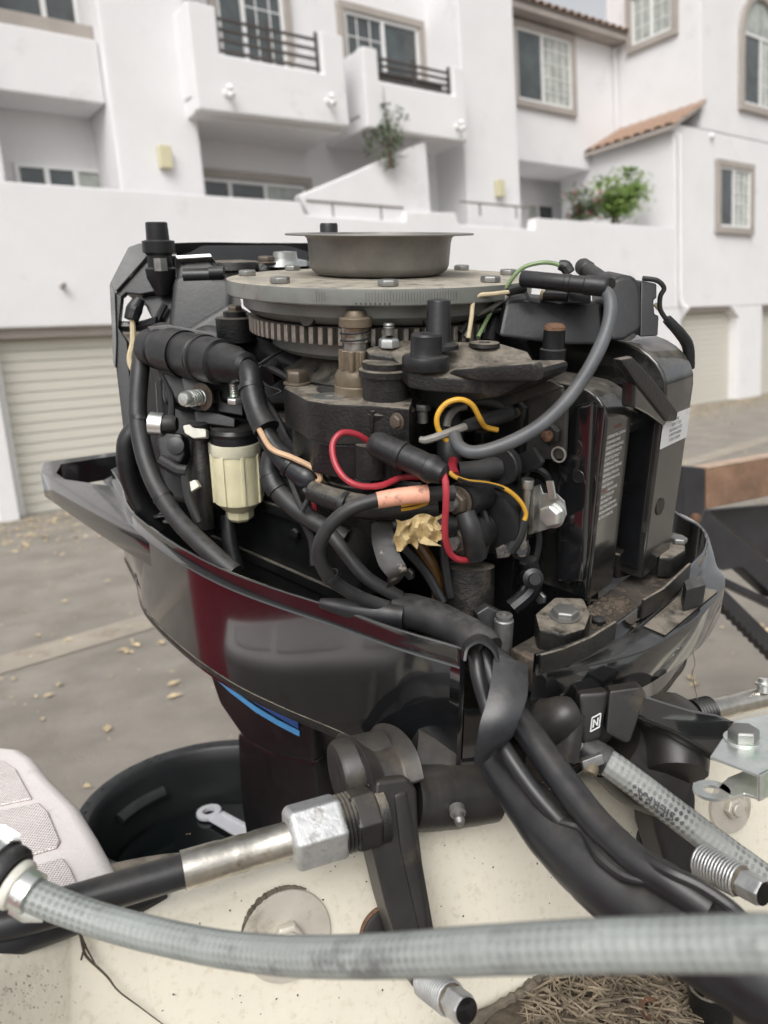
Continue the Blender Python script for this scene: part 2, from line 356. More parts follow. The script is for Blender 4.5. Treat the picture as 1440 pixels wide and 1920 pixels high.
# shallow concrete gutter running along the alley
g0, g1 = GR(0, 1232), GR(285, 1150); gd = (g1-g0).normalized(); gn = V((gd.y, -gd.x, 0)); wd = .30
s = S()
for o0, o1, z0, z1 in ((0, wd*.45, .006, .004), (wd*.45, wd*.55, .004, .0045), (wd*.55, wd, .0045, .006)):
    s.add([g0-gd*9+gn*o0+zV*z0, g0+gd*40+gn*o0+zV*z0, g0+gd*40+gn*o1+zV*z1, g0-gd*9+gn*o1+zV*z1], [(0, 1, 2, 3)])
prop(s.obj('gutter_strip', 'concrete'), kind='structure')
# fallen leaves: each a small bent blade
s = S()
def leaf(c, r):
    a = random.uniform(0, 6.28); x = V((math.cos(a), math.sin(a), 0)); y = V((-x.y, x.x, 0)); h = zV*r*random.uniform(.1, .5)
    s.add([c-x*r, c-x*.2*r+y*r*.5+h, c+x*r+h*.3, c-x*.2*r-y*r*.5+h*.6, c+h*.1], [(0, 4, 1), (1, 4, 2), (2, 4, 3), (3, 4, 0)])
for i in range(8000):
    u = random.uniform(-3, 18); k = random.random(); o = (abs(random.gauss(0, .8))+.1) if k < .62 else (random.uniform(.3, 9) if k < .76 else random.gauss(5.2, .6) if k < .82 else random.uniform(.1, 2.2))
    leaf(FB(u, o, .012), random.choice((.008, .012, .016, .022, .03, .04)))
for i in range(700):
    leaf(V((random.uniform(-2.8, 3.4), random.uniform(1.9, 7), .01)), random.choice((.004, .005, .006, .008, .011, .016)))
prop(s.obj('fallen_leaves', 'leaf'), 'yellow dry leaves scattered over the alley and heaped by the garage wall', 'leaves', kind='stuff')

# ================================================================== apartment building
B = thing('apartment_building', 'white stucco apartment block with balconies, garages and taupe window trim', 'building', FB(5, 0, 0))
def bpart(name, m, poly_uz, o0, o1, bev=.03, parent=None):         # outline on the facade, from offset o0 back to o1
    return S().prism([FB(u, o0, z) for u, z in poly_uz], nV*(o1-o0)).obj(name, m, parent or B, bevel=bev)
def rect(u0, u1, z0, z1): return [(u0, z0), (u1, z0), (u1, z1), (u0, z1)]
def pxp(pts, o): return [uz(x, y, o) for x, y in pts]
def bbox(name, m, u0, u1, o0, o1, z0, z1, bev=.02, parent=None): return bpart(name, m, rect(u0, u1, z0, z1), o0, o1, bev, parent)
# ground floor: lintel, piers, garage doors
bpart('parapet', 'stucco', [(-9, 2.17), (13.45, 2.16), (13.45, 3.79)]+pxp([(1005, 408), (1003, 430), (862, 420), (855, 398), (762, 397), (760, 415), (572, 402), (565, 378)], 0)+[(-9, 3.72)], 0, -.22)
DOORS = [(-2.55, -.16, 'slatblue'), (.05, 5.4, 'slat'), (6.1, 11.3, 'slat'), (13.7, 16.12, 'slat'), (17.2, 19.6, 'slat'), (20.9, 26.1, 'slat'), (27, 32.2, 'slat')]
xs = [-9]+[x for d in DOORS for x in d[:2]]+[44]
for i in range(0, len(xs), 2): bbox('pier', 'stucco', xs[i], xs[i+1], -.003, -.5, -.05, 2.158, .02)
sl0 = S().prism([V((-.5, -.5, -.46)), V((-.5, -.5, .46)), V((-.5, .1, .42)), V((-.5, .42, .18)), V((-.5, .5, -.1)), V((-.5, .42, -.36)), V((-.5, .1, -.46))], (1, 0, 0))
slm = {}
for k in ('slat', 'slatblue'):
    o = sl0.obj('slat', k); slm[k] = o.data; bpy.data.objects.remove(o)
for a, b, m in DOORS:
    d = bbox('garage_door', m, a, b, -.30, -.34, 0, 2.17, 0)
    if a == 6.1: continue
    for k in range(18):
        inst('slat', slm[m], d, FB((a+b)/2, -.275, .06+k*.12), zV, uV, ((b-a), .05, .12))
    bbox('door_track', 'vinyl' if m == 'slat' else 'slatblue', a, a+.1, -.18, -.3, 0, 2.15, .01)
    bbox('door_hood', 'trim', a, b, -.1, -.27, 2.06, 2.165, .01)
for u in (13.7, 16.12):                                            # clipped corners of the garage opening
    q = .35 if u < 15 else -.35
    bpart('corner_haunch', 'stucco', [(u, 2.165), (u+q, 2.165), (u, 1.9)], -.004, -.24, 0)
# storeys behind the parapet
PO, BK = -.4, -1.15
bbox('patio_floor', 'stucco', -9, 14.4, -.24, -6, 2.9, 3.0, 0)
bbox('wall', 'stucco', -9, 9.3, BK, -3, 3.0, 9.6, 0)
u0, u1 = uz(205, 190, PO)[0], uz(370, 200, PO)[0]
bbox('column', 'stucco', u0, u1, PO, -3, 3.0, 9.6, .06)
bbox('column', 'stucco', -9, uz(8, 300, PO)[0], PO, -3, 3.0, 9.6, .06)
up2 = (uz(868, 200, PO)[0], uz(975, 300, PO)[0])
bbox('column', 'stucco', up2[0], up2[1], PO, -3.4, 3.0, 9.6, .06)
so_ = -.5
zs0, zs1 = uz(190, 195, so_)[1], uz(190, 75, so_)[1]
bbox('spandrel', 'stucco', uz(0, 300, so_)[0]-2, u0-.003, so_, -1.14, zs0, zs1, .04)
bbox('sill', 'trim', uz(0, 300, so_)[0]-2, u0-.004, so_-.12, -1.14, zs1+.003, zs1+.2, .02)
# balconies
p = pxp([(372, 205), (657, 237), (645, 62), (412, 98), (600, 128)], 0)
za, zb_ = p[0][1], p[0][1]
uA, uB = p[0][0], p[1][0]; zt = uz(645, 66, 0)[1]; zn = uz(412, 99, 0)[1]; uN0, uN1 = uz(410, 60, 0)[0], uz(603, 90, 0)[0]
balcony_px = [(uA, p[0][1]), (uB, p[1][1]), (uB, zt), (uN1, zt), (uN1, zn), (uN0, zn), (uN0, zt), (uA, zt)]
def balc(poly, rail):
    b = bpart('balcony', 'stucco', poly, 0, -.2, .04); zb = poly[0][1]; a, c = poly[0][0], poly[1][0]
    bbox('balcony_floor', 'stucco', a+.02, c-.02, -.203, -2.4, zb+.003, zb+.2, .02)
    bbox('balcony_return', 'stucco', a+.004, a+.18, -.16, -1.14, zb+.21, poly[-1][1]-.02, .03)
    bbox('balcony_return', 'stucco', c-.18, c-.004, -.16, -1.14, zb+.21, poly[-1][1]-.02, .03)
    a0, a1, z0, z1 = rail; r = S()
    for k in range(4): r.box(FB((a0+a1)/2, -.1, z0+(z1-z0)*(k+.6)/4), uV*((a1-a0)/2), nV*.016, zV*.016)
    for q in (a0+.02, (a0+a1)/2, a1-.02): r.box(FB(q, -.1, (z0+z1)/2), uV*.016, nV*.02, zV*((z1-z0)/2+.05))
    return r.obj('railing', 'rail', b)
balc(balcony_px, (uN0, uN1, zn, zt-.05))
q0, q1 = uz(690, 238, 0), uz(862, 268, 0); zt2 = uz(860, 125, 0)[1]; zn2 = uz(712, 150, 0)[1]; n0, n1 = uz(710, 120, 0)[0], uz(851, 150, 0)[0]
balc([(q0[0], q0[1]), (q1[0]+.2, q0[1]), (q1[0]+.2, zt2), (n1, zt2), (n1, zn2), (n0, zn2), (n0, zt2), (q0[0], zt2)], (n0, n1, zn2, zt2-.05))
bbox('flower_box', 'rail', n0+.1, n1-.05, -.22, -.42, zn2, zn2+.2, .01)
# sloping stair wall
bpart('stair_wall', 'stucco', pxp([(590, 420), (560, 365), (640, 332), (800, 262), (812, 420)], -.1), -.1, -.3, .05)
# patio rails on the stepped wall
for a, b in ((575, 757), (864, 1000)):
    A_, B_ = uz(a, 390, -.1), uz(b, 408, -.1); r = S(); zz = A_[1]+.1
    r.box(FB((A_[0]+B_[0])/2, -.1, zz), uV*((B_[0]-A_[0])/2), nV*.014, zV*.014)
    for k in range(2): r.box(FB(A_[0]+(B_[0]-A_[0])*(k+.5)/2, -.1, zz-.1), uV*.011, nV*.011, zV*.1)
    r.obj('railing', 'railbrown', B)
# wing set back between the column and the gable wing
WU, WO, GU = 14.5, -2.1, 13.48
ww = uz(975, 300, WO)
zw = uz(970, 300, WO)[1]
bbox('wall', 'stucco', up2[1]+.003, WU, WO, -3.2, zw, 8.15, .02)
bbox('wall', 'stucco', up2[1]+.003, WU, -3.5, -3.9, 3.0, 8.0, 0)
bbox('fascia', 'trim', up2[1]+.01, WU-.02, WO+.35, -3.2, 8.152, 8.3, .02)
# gable wing: front face with upper and lower storey, shed roof on its flank
oA = min(oz(1150, 50, WU)[0], WO)-.2; oB = oz(1075, 288, GU)[0]-.4
zr1 = oz(1262, 228, GU)[1]
bbox('wall', 'stucco', GU+.003, 44, 0, oB, 2.162, zr1-.03, .03)
bbox('wall', 'stucco', WU, 44, -.002, oA, zr1-.02, 9.8, .03)
rf = S(); zt_ = oz(1318, 182, WU)[1]
ov = .22
rf.prism([FB(GU-ov, .12, zr1-.12), FB(WU-.003, .12, zt_-.06), FB(WU-.003, .12, zt_-.16), FB(GU-ov, .12, zr1-.2)], nV*(oB-.1))
roof = rf.obj('roof', 'trim', B, bevel=.01)
tl = S()
for k in range(9):
    a = math.pi*k/8; tl.v.append(V((0, math.cos(a)*.5, math.sin(a)*.42)))
tv = list(tl.v); tl.v = []
vs = [V((0, y.y, y.z)) for y in tv]+[V((1, y.y*.82, y.z*.8+.06)) for y in tv]+[V((0, y.y*.8, y.z*.74)) for y in tv]+[V((1, y.y*.62, y.z*.6+.05)) for y in tv]
fs = []
for k in range(8): fs += [(k, k+1, 9+k+1, 9+k), (18+k, 27+k, 27+k+1, 18+k+1), (k, 18+k, 18+k+1, k+1), (9+k, 9+k+1, 27+k+1, 27+k)]
fs += [(0, 9, 27, 18), (8, 26, 35, 17)]
tl.add(vs, fs); o = tl.obj('roof_tile', 'tile'); tm = o.data; bpy.data.objects.remove(o)
sv = (FB(WU, 0, zt_)-FB(GU-ov, 0, zr1)).normalized(); sn = nV.cross(sv) if nV.cross(sv).z > 0 else sv.cross(nV)
nrow = 12; ncol = 3; sl_ = (FB(WU, 0, zt_)-FB(GU-ov, 0, zr1)).length/ncol
for i in range(nrow):
    for j in range(ncol):
        inst('roof_tile', tm, roof, FB(GU-ov, .02-i*(abs(oB)/nrow), zr1-.11)+sv*sl_*j, sn, sv, (sl_*1.12, abs(oB)/nrow*.95, .15))
eav = S().prism([FB(up2[1], WO+.4, 8.31), FB(up2[1], WO-1.5, 8.95), FB(up2[1], WO-1.5, 8.85), FB(up2[1], WO+.4, 8.302)], uV*(WU-up2[1]-.02)).obj('roof', 'trim', B)
ev = (FB(0, WO-1.5, 8.95)-FB(0, WO+.4, 8.31)).normalized()
for i in range(22):
    for j in range(3): inst('roof_tile', tm, eav, FB(up2[1]+.12+i*.235, WO+.42, 8.31)+ev*.6*j, ev.cross(uV) if ev.cross(uV).z > 0 else uV.cross(ev), ev, (.7, .22, .16))
# drain pipes
dp = S().tube([FB(GU+.12, .06, zr1-.25), FB(GU+.12, .06, 2.35), FB(GU+.14, .1, 2.2), FB(GU+.2, .2, 2.12)], .035, 8, smooth=False); dp.obj('drain_pipe', 'stucco', B)
S().tube([FB(WU-.12, WO+.06, 8.1), FB(WU-.12, WO+.06, zr1)], .035, 8).obj('drain_pipe', 'stucco', B)
# windows: trim, frame, panes, mullions
def window(P0, ux, nn, w_, h, trim, cells, panes, grid=None, arch=False, name='window', td=.09):
    """P0 lower corner, ux along, nn outwards; cells = fractions of the sashes"""
    def q(a, b, c): return P0+ux*a+zV*b+nn*c
    def bx(sx, a0, a1, b0, b1, c0, c1): sx.box(q((a0+a1)/2, (b0+b1)/2, (c0+c1)/2), ux*((a1-a0)/2), zV*((b1-b0)/2), nn*((c1-c0)/2))
    f = S()
    if trim:
        bx(f, -trim, w_+trim, -trim, 0, .0, td); bx(f, -trim, 0, .001, h, 0, td); bx(f, w_, w_+trim, .001, h, 0, td)
        if arch:
            N = 12; R1, R2 = w_/2, w_/2+trim; k0 = len(f.v)
            for i in range(N+1):
                a = math.pi*i/N
                for r, c in ((R1, 0), (R2, 0), (R2, td), (R1, td)): f.v.append(q(w_/2+math.cos(a)*r, h+math.sin(a)*r, c)); f.uv.append((0, 0))
            for i in range(N):
                for j in range(4): f.f.append((k0+i*4+j, k0+i*4+(j+1) % 4, k0+i*4+4+(j+1) % 4, k0+i*4+4+j))
        else: bx(f, -trim, w_+trim, h+.001, h+trim, 0, td)
        wn = f.obj(name, 'trim', B, bevel=.012)
    else: wn = None
    fr = S(); e = .05
    bx(fr, 0, w_, 0, e, .0, .05); bx(fr, 0, w_, h-e, h, .0, .05); bx(fr, 0, e, e, h-e, 0, .05); bx(fr, w_-e, w_, e, h-e, 0, .05)
    x = 0
    for c in cells[:-1]: x += c*w_; bx(fr, x-.03, x+.03, e, h-e, 0, .055)
    if wn is None: wn = fr.obj(name, 'vinyl', B)
    else: fr.obj('frame', 'vinyl', wn)
    x = 0
    for i, (c, pm) in enumerate(zip(cells, panes)):
        g = S(); bx(g, x+.03, x+c*w_-.03, e*.8, h-e*.8, .005, .02); g.obj('pane', pm, wn)
        if grid and grid[i]:
            mu = S(); gx, gy = grid[i]
            for k in range(1, gx): bx(mu, x+c*w_*k/gx-.008, x+c*w_*k/gx+.008, e, h-e, .02, .032)
            for k in range(1, gy): bx(mu, x+e, x+c*w_-e, h*k/gy-.008, h*k/gy+.008, .02, .031)
            mu.obj('mullion', 'vinyl', wn)
        x += c*w_
    if arch:
        g = S(); poly = [q(w_/2+math.cos(math.pi*i/12)*w_/2, h+math.sin(math.pi*i/12)*w_/2, .005) for i in range(13)]; g.prism(poly, nn*.012); g.obj('pane', 'blind', wn)
    return wn
def win_px(tl, br, o, trim, cells, panes, grid=None, **k):
    a, z1 = uz(*tl, o); b, z0 = uz(*br, o)
    return window(FB(a, o+.003, z0), uV, nV, b-a, z1-z0, trim, cells, panes, grid, **k)
a, z1 = uz(24, 305, BK); b, _ = uz(191, 320, BK)
window(FB(a, BK+.003, 3.1), uV, nV, b-a, z1-3.1, .0, (.34, .33, .33), ('pane', 'pane', 'blind'))
a, z1 = uz(-10, -70, -.62); b, z0 = uz(172, 36, -.62)
window(FB(a, BK+.003, zs1+.22), uV, nV, uz(205, 20, BK)[0]-a+.4, 1.5, 0, (.33, .22, .22, .23), ('pane', 'pane', 'blind', 'pane'))
a, z1 = uz(395, 335, BK); b, _ = uz(568, 345, BK)
window(FB(a-.8, BK+.003, 3.1), uV, nV, b-a+.8, z1-3.1, .12, (.45, .25, .3), ('pane', 'pane', 'blind'))
a, _ = uz(412, 50, BK); b, _ = uz(530, 50, BK)
window(FB(a-.05, BK+.003, 5.15), uV, nV, b-a+.05, 2.3, .12, (.38, .62), ('pane', 'pane'), (None, (3, 6)), name='sliding_door')
a, z1 = uz(640, 20, BK); b, _ = uz(780, 60, BK)
window(FB(a, BK+.003, 5.2), uV, nV, b-a, z1-5.2, .12, (.5, .5), ('pane', 'pane'), ((3, 5), None), name='sliding_door')
win_px((962, 50), (1070, 208), WO, .13, (.46, .54), ('pane', 'blind'), (None, (4, 5)))
a, z1 = uz(985, 380, -3.5); b, _ = uz(1036, 385, -3.5)
window(FB(a, -3.497, 3.1), uV, nV, b-a, z1-3.1, .0, (.4, .6), ('blind', 'pane'), name='door')
win_px((1346, 312), (1402, 430), 0, .14, (.45, .55), ('pane', 'blind'), (None, (3, 5)))
a, z1 = uz(1391, 60, 0); _, z0 = uz(1391, 195, 0)
window(FB(a, .003, z0), uV, nV, 1.5, z1-z0, .15, (.5, .5), ('pane', 'blind'), (None, (3, 3)), arch=True, name='arched_window')
o1, z1 = oz(1187, 28, WU); o2, z0 = oz(1262, 62, WU)
window(FB(WU-.003, o1, oz(1187, 88, WU)[1]), nV, -uV, o2-o1, .95, .14, (.5, .5), ('blind', 'blind'), ((2, 3), (2, 3)))
for k_ in (21, 26, 31, 36): window(FB(k_, .003, 4.0), uV, nV, 1.5, 1.4, .14, (.45, .55), ('pane', 'blind'), (None, (3, 5))); window(FB(k_, .003, 6.8), uV, nV, 1.5, 1.5, .14, (.5, .5), ('pane', 'blind'), (None, (3, 5)))
# lamps on the wall, drip spouts
for x, y, o in ((306, 297, PO), (933, 355, PO)):
    a, z = uz(x, y, o); l = S().box(FB(a, o+.06, z), uV*.085, nV*.05, zV*.14).obj('wall_lamp', 'lampcover', B, bevel=.02)
for x, y in ((424, 175), (614, 190), (856, 238)):
    a, z = uz(x, y, 0); l = S().lathe(FB(a, .0, z), nV, [(.05, 0), (.05, .02), (.02, .03), (.02, .1)], 12)
    l.lathe(FB(a, .1, z+.02), nV+zV*.6-uV*.3, [(.02, -.06), (.04, .0), (.043, .05), (.032, .058)], 12)
    l.lathe(FB(a, .1, z-.03), nV-zV*.8+uV*.2, [(.02, -.04), (.04, .015), (.043, .07), (.032, .08)], 12)
    l.obj('floodlight', 'vinyl', B)
a, z = uz(116, 537, 0); S().lathe(FB(a, -.02, z), nV, [(.03, 0), (.03, .12), (.018, .12), (.018, .03)], 12).obj('drip_spout', 'trim', B)
a, z = uz(1332, 256, 0); S().lathe(FB(a, 0, z), nV, [(.06, 0), (.06, .06), (.03, .1)], 12).obj('drip_spout', 'vinyl', B)

# ================================================================== plants on the patios
def plant(name, label, c, rx, ry, rz, n, m, size, flowers=0, stems=6):
    p = thing(name, label, 'plant', c-zV*rz*.95)
    s = S(); f = S(); st = S()
    lumps = [V((random.gauss(0, .45), random.gauss(0, .45), random.gauss(0, .45))) for _ in range(16)]
    for i in range(n):
        L_ = random.choice(lumps); q = L_*.9+V((random.gauss(0, .2), random.gauss(0, .2), random.gauss(0, .2)))
        if q.length > 1.15: q *= 1.15/q.length
        pt = c+V((q.x*rx, q.y*ry, q.z*rz)); a = V((random.gauss(0, 1), random.gauss(0, 1), random.gauss(0, .6))).normalized(); b = a.orthogonal().normalized(); k = size*random.uniform(.5, 1.3)
        b = (b+V((0, 0, random.uniform(-.5, .9)))).normalized()
        tgt = f if random.random() < flowers else s
        tgt.add([pt-a*k, pt+b*k*.35, pt+a*k, pt-b*k*.35], [(0, 1, 2), (0, 2, 3)])
    for i in range(stems):
        e = lumps[i]; st.tube([c-zV*rz*.95+V((random.uniform(-.1, .1)*rx, 0, 0)), c-zV*rz*.3, c+V((e.x*rx, e.y*ry, e.z*rz))], [.025*rz+.01, .015*rz+.006, .004], 6, 4)
    s.obj('foliage', m, p); st.obj('stem', 'stem', p)
    if flowers: prop(f.obj('flower', 'flower', p), kind='stuff')
a, z = uz(1153, 372, -.7); plant('patio_shrub', 'bright green leafy bush rising above the patio wall', FB(a, -.7, z), .85, .5, .52, 3200, 'leafg', .065, 0, 10)
a, z = uz(1098, 385, -.7); plant('patio_shrub', 'darker low flowering bush beside the bright green one on the patio', FB(a, -.85, z), .42, .35, .4, 900, 'leafd', .06, .1, 6)
a, z = uz(728, 252, .05); plant('stair_plant', 'thin dark leafy plant rising behind the sloping stair wall', FB(a, .05, z-.06), .34, .12, .42, 420, 'leafd', .05, 0, 12)

# ================================================================== utility trailer at the side
TRD = 1.75
def TX(px, py): return D(px, py, TRD)
tb = TX(1325, 880); tdir = (PL(1440, 864, O+V((0, 0, tb.z-CZ)), zV)-tb); tdir = tdir.normalized() if tdir.length > .01 else V((1, .3, 0)).normalized()
tdir = V((.9, .43, 0)).normalized(); tnr = V((tdir.y, -tdir.x, 0))
TR = thing('utility_trailer', 'black steel trailer frame with a brown wooden side board', 'trailer', V((tb.x+.8, tb.y+.4, 0)))
def TP(px, py, o=0): return PL(px, py, tb+tnr*o, tnr)
h = (TP(1325, 880)-TP(1325, 955)).length
S().prism([tb, tb+tdir*1.9, tb+tdir*1.9-zV*h, tb-zV*h], -tnr*.04).obj('side_board', 'wood', TR, bevel=.004)
S().prism([tb+zV*.001, tb+tdir*1.9+zV*.001, tb+tdir*1.9-tnr*.04+zV*.001, tb-tnr*.04+zV*.001], zV*.004).obj('board_edge', 'woodcut', TR)
S().prism([TP(1281, 873), TP(1323, 878), TP(1323, 1000), TP(1283, 1000)], -tnr*.05).obj('post', 'frame', TR, bevel=.004)
S().prism([TP(1322, 955, .012), TP(1460, 1066, .012), TP(1460, 1126, .012), TP(1391, 1064, .012), TP(1359, 1070, .012), TP(1330, 1062, .012), TP(1296, 1030, .012)], -tnr*.05).obj('brace', 'frame', TR, bevel=.004)
S().prism([TP(1345, 1076, .002), TP(1640, 1216, .002), TP(1640, 1234, .002), TP(1345, 1090, .002)], -tnr*.04).obj('rail', 'frame', TR, bevel=.003)
ram = [TP(1345, 1092, .008), TP(1460, 1205, .008)]
e = [TP(1460-i*(1460-1345)/22, 1248-i*(1248-1130)/22+(0 if i % 2 else -9), .008) for i in range(23)]
S().prism(ram+e, -tnr*.03).obj('serrated_ramp', 'frame', TR)
S().prism([TP(1330, 957, -.05), TP(1700, 925, -.05), TP(1700, 1150, -.05), TP(1445, 1050, -.05)], -tnr*.02).obj('panel', 'frame', TR)
for px, py in ((1270, 2300),):
    pass
wc_ = tb+tdir*1.0; 
for k in (.9, 1.8): S().box(V((0, 0, 0))+tb+tdir*k-tnr*.03-zV*(tb.z/2+.08), tdir*.02, tnr*.02, zV*(tb.z/2-.09)).obj('leg', 'frame', TR)
S().lathe(TP(1301, 972, .0), tnr, [(.012, -.02), (.013, .01), (.009, .012)], 12).obj('pivot_pin', 'rust', TR)

# ================================================================== made-up red bin out of view, added to give the cowl its red reflection
BIN = thing('reflection_bin', 'made-up red bin out of view, added so the glossy cowl mirrors something red', 'bin', V((-2.2, .2, 0)))
S().prism([V((-1.72, -1.6, .10)), V((-1.66, -1.6, .98)), V((-2.8, -1.6, .98)), V((-2.74, -1.6, .10))], V((0, 3.05, 0))).obj('body', 'redbin', BIN, bevel=.05, seg=3)
S().prism([V((-1.62, -1.64, .985)), V((-1.66, -1.64, 1.03)), V((-2.8, -1.64, 1.1)), V((-2.84, -1.64, .985))], V((0, 3.13, 0))).obj('lid', 'frame', BIN, bevel=.012)
for y in (-1.3, -.2, 1.1): S().box(V((-1.672, y, .55)), V((.02, 0, 0)), V((0, .025, 0)), V((0, 0, .4))).obj('rib', 'redbin', BIN, bevel=.008)
for y in (-1.4, 1.25):
    for x in (-1.85, -2.6): S().lathe(V((x-.03, y, .055)), V((1, 0, 0)), [(.02, 0), (.055, .002), (.055, .05), (.02, .052)], 18).obj('wheel', 'tyre', BIN)
# ================================================================== boat stern
tdirW = V((math.sin(R_(69)), math.cos(R_(69)), 0)); tn = V((tdirW.y*math.cos(R_(12)), -tdirW.x*math.cos(R_(12)), math.sin(R_(12))))
TP0 = D(640, 1600, .62)
def TR_(px, py, o=0): return PL(px, py, TP0+tn*o, tn)
BOAT = thing('boat', 'stern of a cream and white fibreglass boat with worn gelcoat', 'boat', TR_(700, 1900)-zV*.1)
e0, e1 = TR_(232, 1722), TR_(1440, 1352); ed = (e1-e0).normalized(); dn = tn.cross(ed); dn = dn if dn.z < 0 else -dn
tl_, tr_ = e0-ed*.02, e0+ed*1.6
S().prism([tl_, tr_, tr_+dn*.6, tl_+dn*.6], -tn*.05).obj('transom', 'gel', BOAT, bevel=.011, seg=4)
# splashwell side with a soft cove into the transom
s = S(); cols = []
A0, A1 = TR_(262, 1713), TR_(330, 2250)
dq = dep(TR_(150, 1752)); B0, B1 = D(132, 1745, dq*.985), D(120, 2200, dep(TR_(160, 2200))*.97)
C0, C1 = D(-160, 1836, dq*.80), D(-260, 2300, dq*.62)
P0_, P1_ = TR_(150, 1752, .004), TR_(165, 2250, .004)
for k in range(9):
    t = k/8; q = lambda a, b, c: a*(1-t)**2+b*2*t*(1-t)+c*t*t
    cols.append((q(A0+tn*.0002, P0_, B0), q(A1+tn*.0002, P1_, B1)))
cols.append((C0, C1)); vs = []
for a, b in cols: vs += [a, a.lerp(b, .08), a.lerp(b, .5), b]
n_ = len(cols); fs = [(i*4+k, i*4+4+k, i*4+5+k, i*4+1+k) for i in range(n_-1) for k in range(3)]
back = [v+zV*-.004+Fw*.05 for v in vs]; m_ = len(vs)
fs += [tuple(m_+i for i in f[::-1]) for f in fs]
fs += [(i*4, m_+i*4, m_+i*4+4, i*4+4) for i in range(n_-1)]+[(k, k+1, m_+k+1, m_+k) for k in range(3)]+[((n_-1)*4+k, m_+(n_-1)*4+k, m_+(n_-1)*4+k+1, (n_-1)*4+k+1) for k in range(3)]
s.add(vs+back, fs); side = s.obj('splashwell_side', 'gel', BOAT, ang=60)
ck = S()
for pts in ([(150, 1752), (158, 1785), (168, 1800), (200, 1830), (222, 1858), (262, 1888), (325, 1935)], [(152, 1755), (162, 1778), (178, 1806)], [(160, 1770), (152, 1800)]):
    P_ = [TR_(x, y, .0135-.00006*(x-150)) for x, y in pts]
    ck.tube(P_, [.0008, .001, .0009, .0008, .0006, .0005, .0003][:len(P_)] if len(P_) > 3 else [.001, .0008, .0004][:len(P_)], 6, 5)
ck.obj('crack', 'mud', BOAT)
# stern platform with embossed non-slip pads
zp = TR_(215, 1735).z
out = [(-150, 1408), (0, 1393), (40, 1397), (66, 1414), (93, 1449), (148, 1503), (183, 1558), (222, 1628), (236, 1690), (226, 1722), (-150, 1830)]
plat = S().prism([GR(x, y, zp) for x, y in out], -zV*.09).obj('stern_platform', 'gelpink', BOAT, bevel=.014, seg=4)
M['gelpad'] = mat('embossed_nonslip', (.69, .635, .62), .65, var=.05, scale=14, bump=.6, bscale=160, diamond=(1.0, (.5, .44, .42), .8))
for pts in ([(-90, 1432), (4, 1428), (30, 1445), (60, 1500), (-90, 1530)], [(-90, 1543), (72, 1508), (90, 1525), (113, 1580), (106, 1592), (-90, 1650)], [(-90, 1668), (118, 1612), (132, 1630), (150, 1672), (-90, 1760)]):
    P_ = [GR(x, y, zp+.0004) for x, y in pts]; g = S().prism(P_, zV*.0022); g.uv = [((v-P_[0]).x*1250, (v-P_[0]).y*1250) for v in g.v]; g.obj('nonslip_pad', 'gelpad', plat, bevel=.0008, seg=1)
# stainless discs bolted to the transom
def disc(px, py, rpx, r2, ring=True):
    c = TR_(px, py); r = rp(rpx, c)
    d = S().lathe(c, tn, [(r, 0), (r, .0028), (r*.985, .0036), (0, .0038)], 48).obj('washer_plate', 'disc', BOAT)
    if ring:
        g = S(); x = tn.orthogonal().normalized(); y = tn.cross(x); up = zV-tn*zV.dot(tn); up.normalize(); sx = up.cross(tn)
        pts = [c+tn*.001+(up*math.sin(a)+sx*math.cos(a))*r*1.03 for a in [R_(t) for t in range(55, 165, 7)]]
        g.tube(pts, [.0006+.0016*math.sin(math.pi*i/(len(pts)-1)) for i in range(len(pts))], 8, 3, wob=.35).obj('sealant', 'sealant', BOAT)
    bolt('disc', d, c+tn*.0038, tn, r2, ed)
    S().lathe(c+tn*.0038, tn, [(r2*.6, r2*.55), (r2*.6, r2*.95), (r2*.5, r2*1.02), (0, r2*1.02)], 16).obj('bolt_end', 'disc', d)
disc(537, 1752, 84, .0125)
disc(1366, 1512, 48, .0105, False)
c = TR_(722, 1748); cp = S().lathe(c, tn, [(.0205, 0), (.0205, .005), (.018, .006), (0, .006)], 40).obj('clamp_pad', 'bracket', BOAT); S().lathe(c, tn, [(.0205, .0005), (.0225, .0005), (.0225, .002), (.0205, .003), (.0205, .0005)], 40, cap=False).obj('rust_ring', 'rust', cp)
S().lathe(TR_(1226, 1572), tn, [(.0205, 0), (.0205, .004), (.017, .006), (0, .006)], 32).obj('clamp_pad', 'bracket', BOAT)
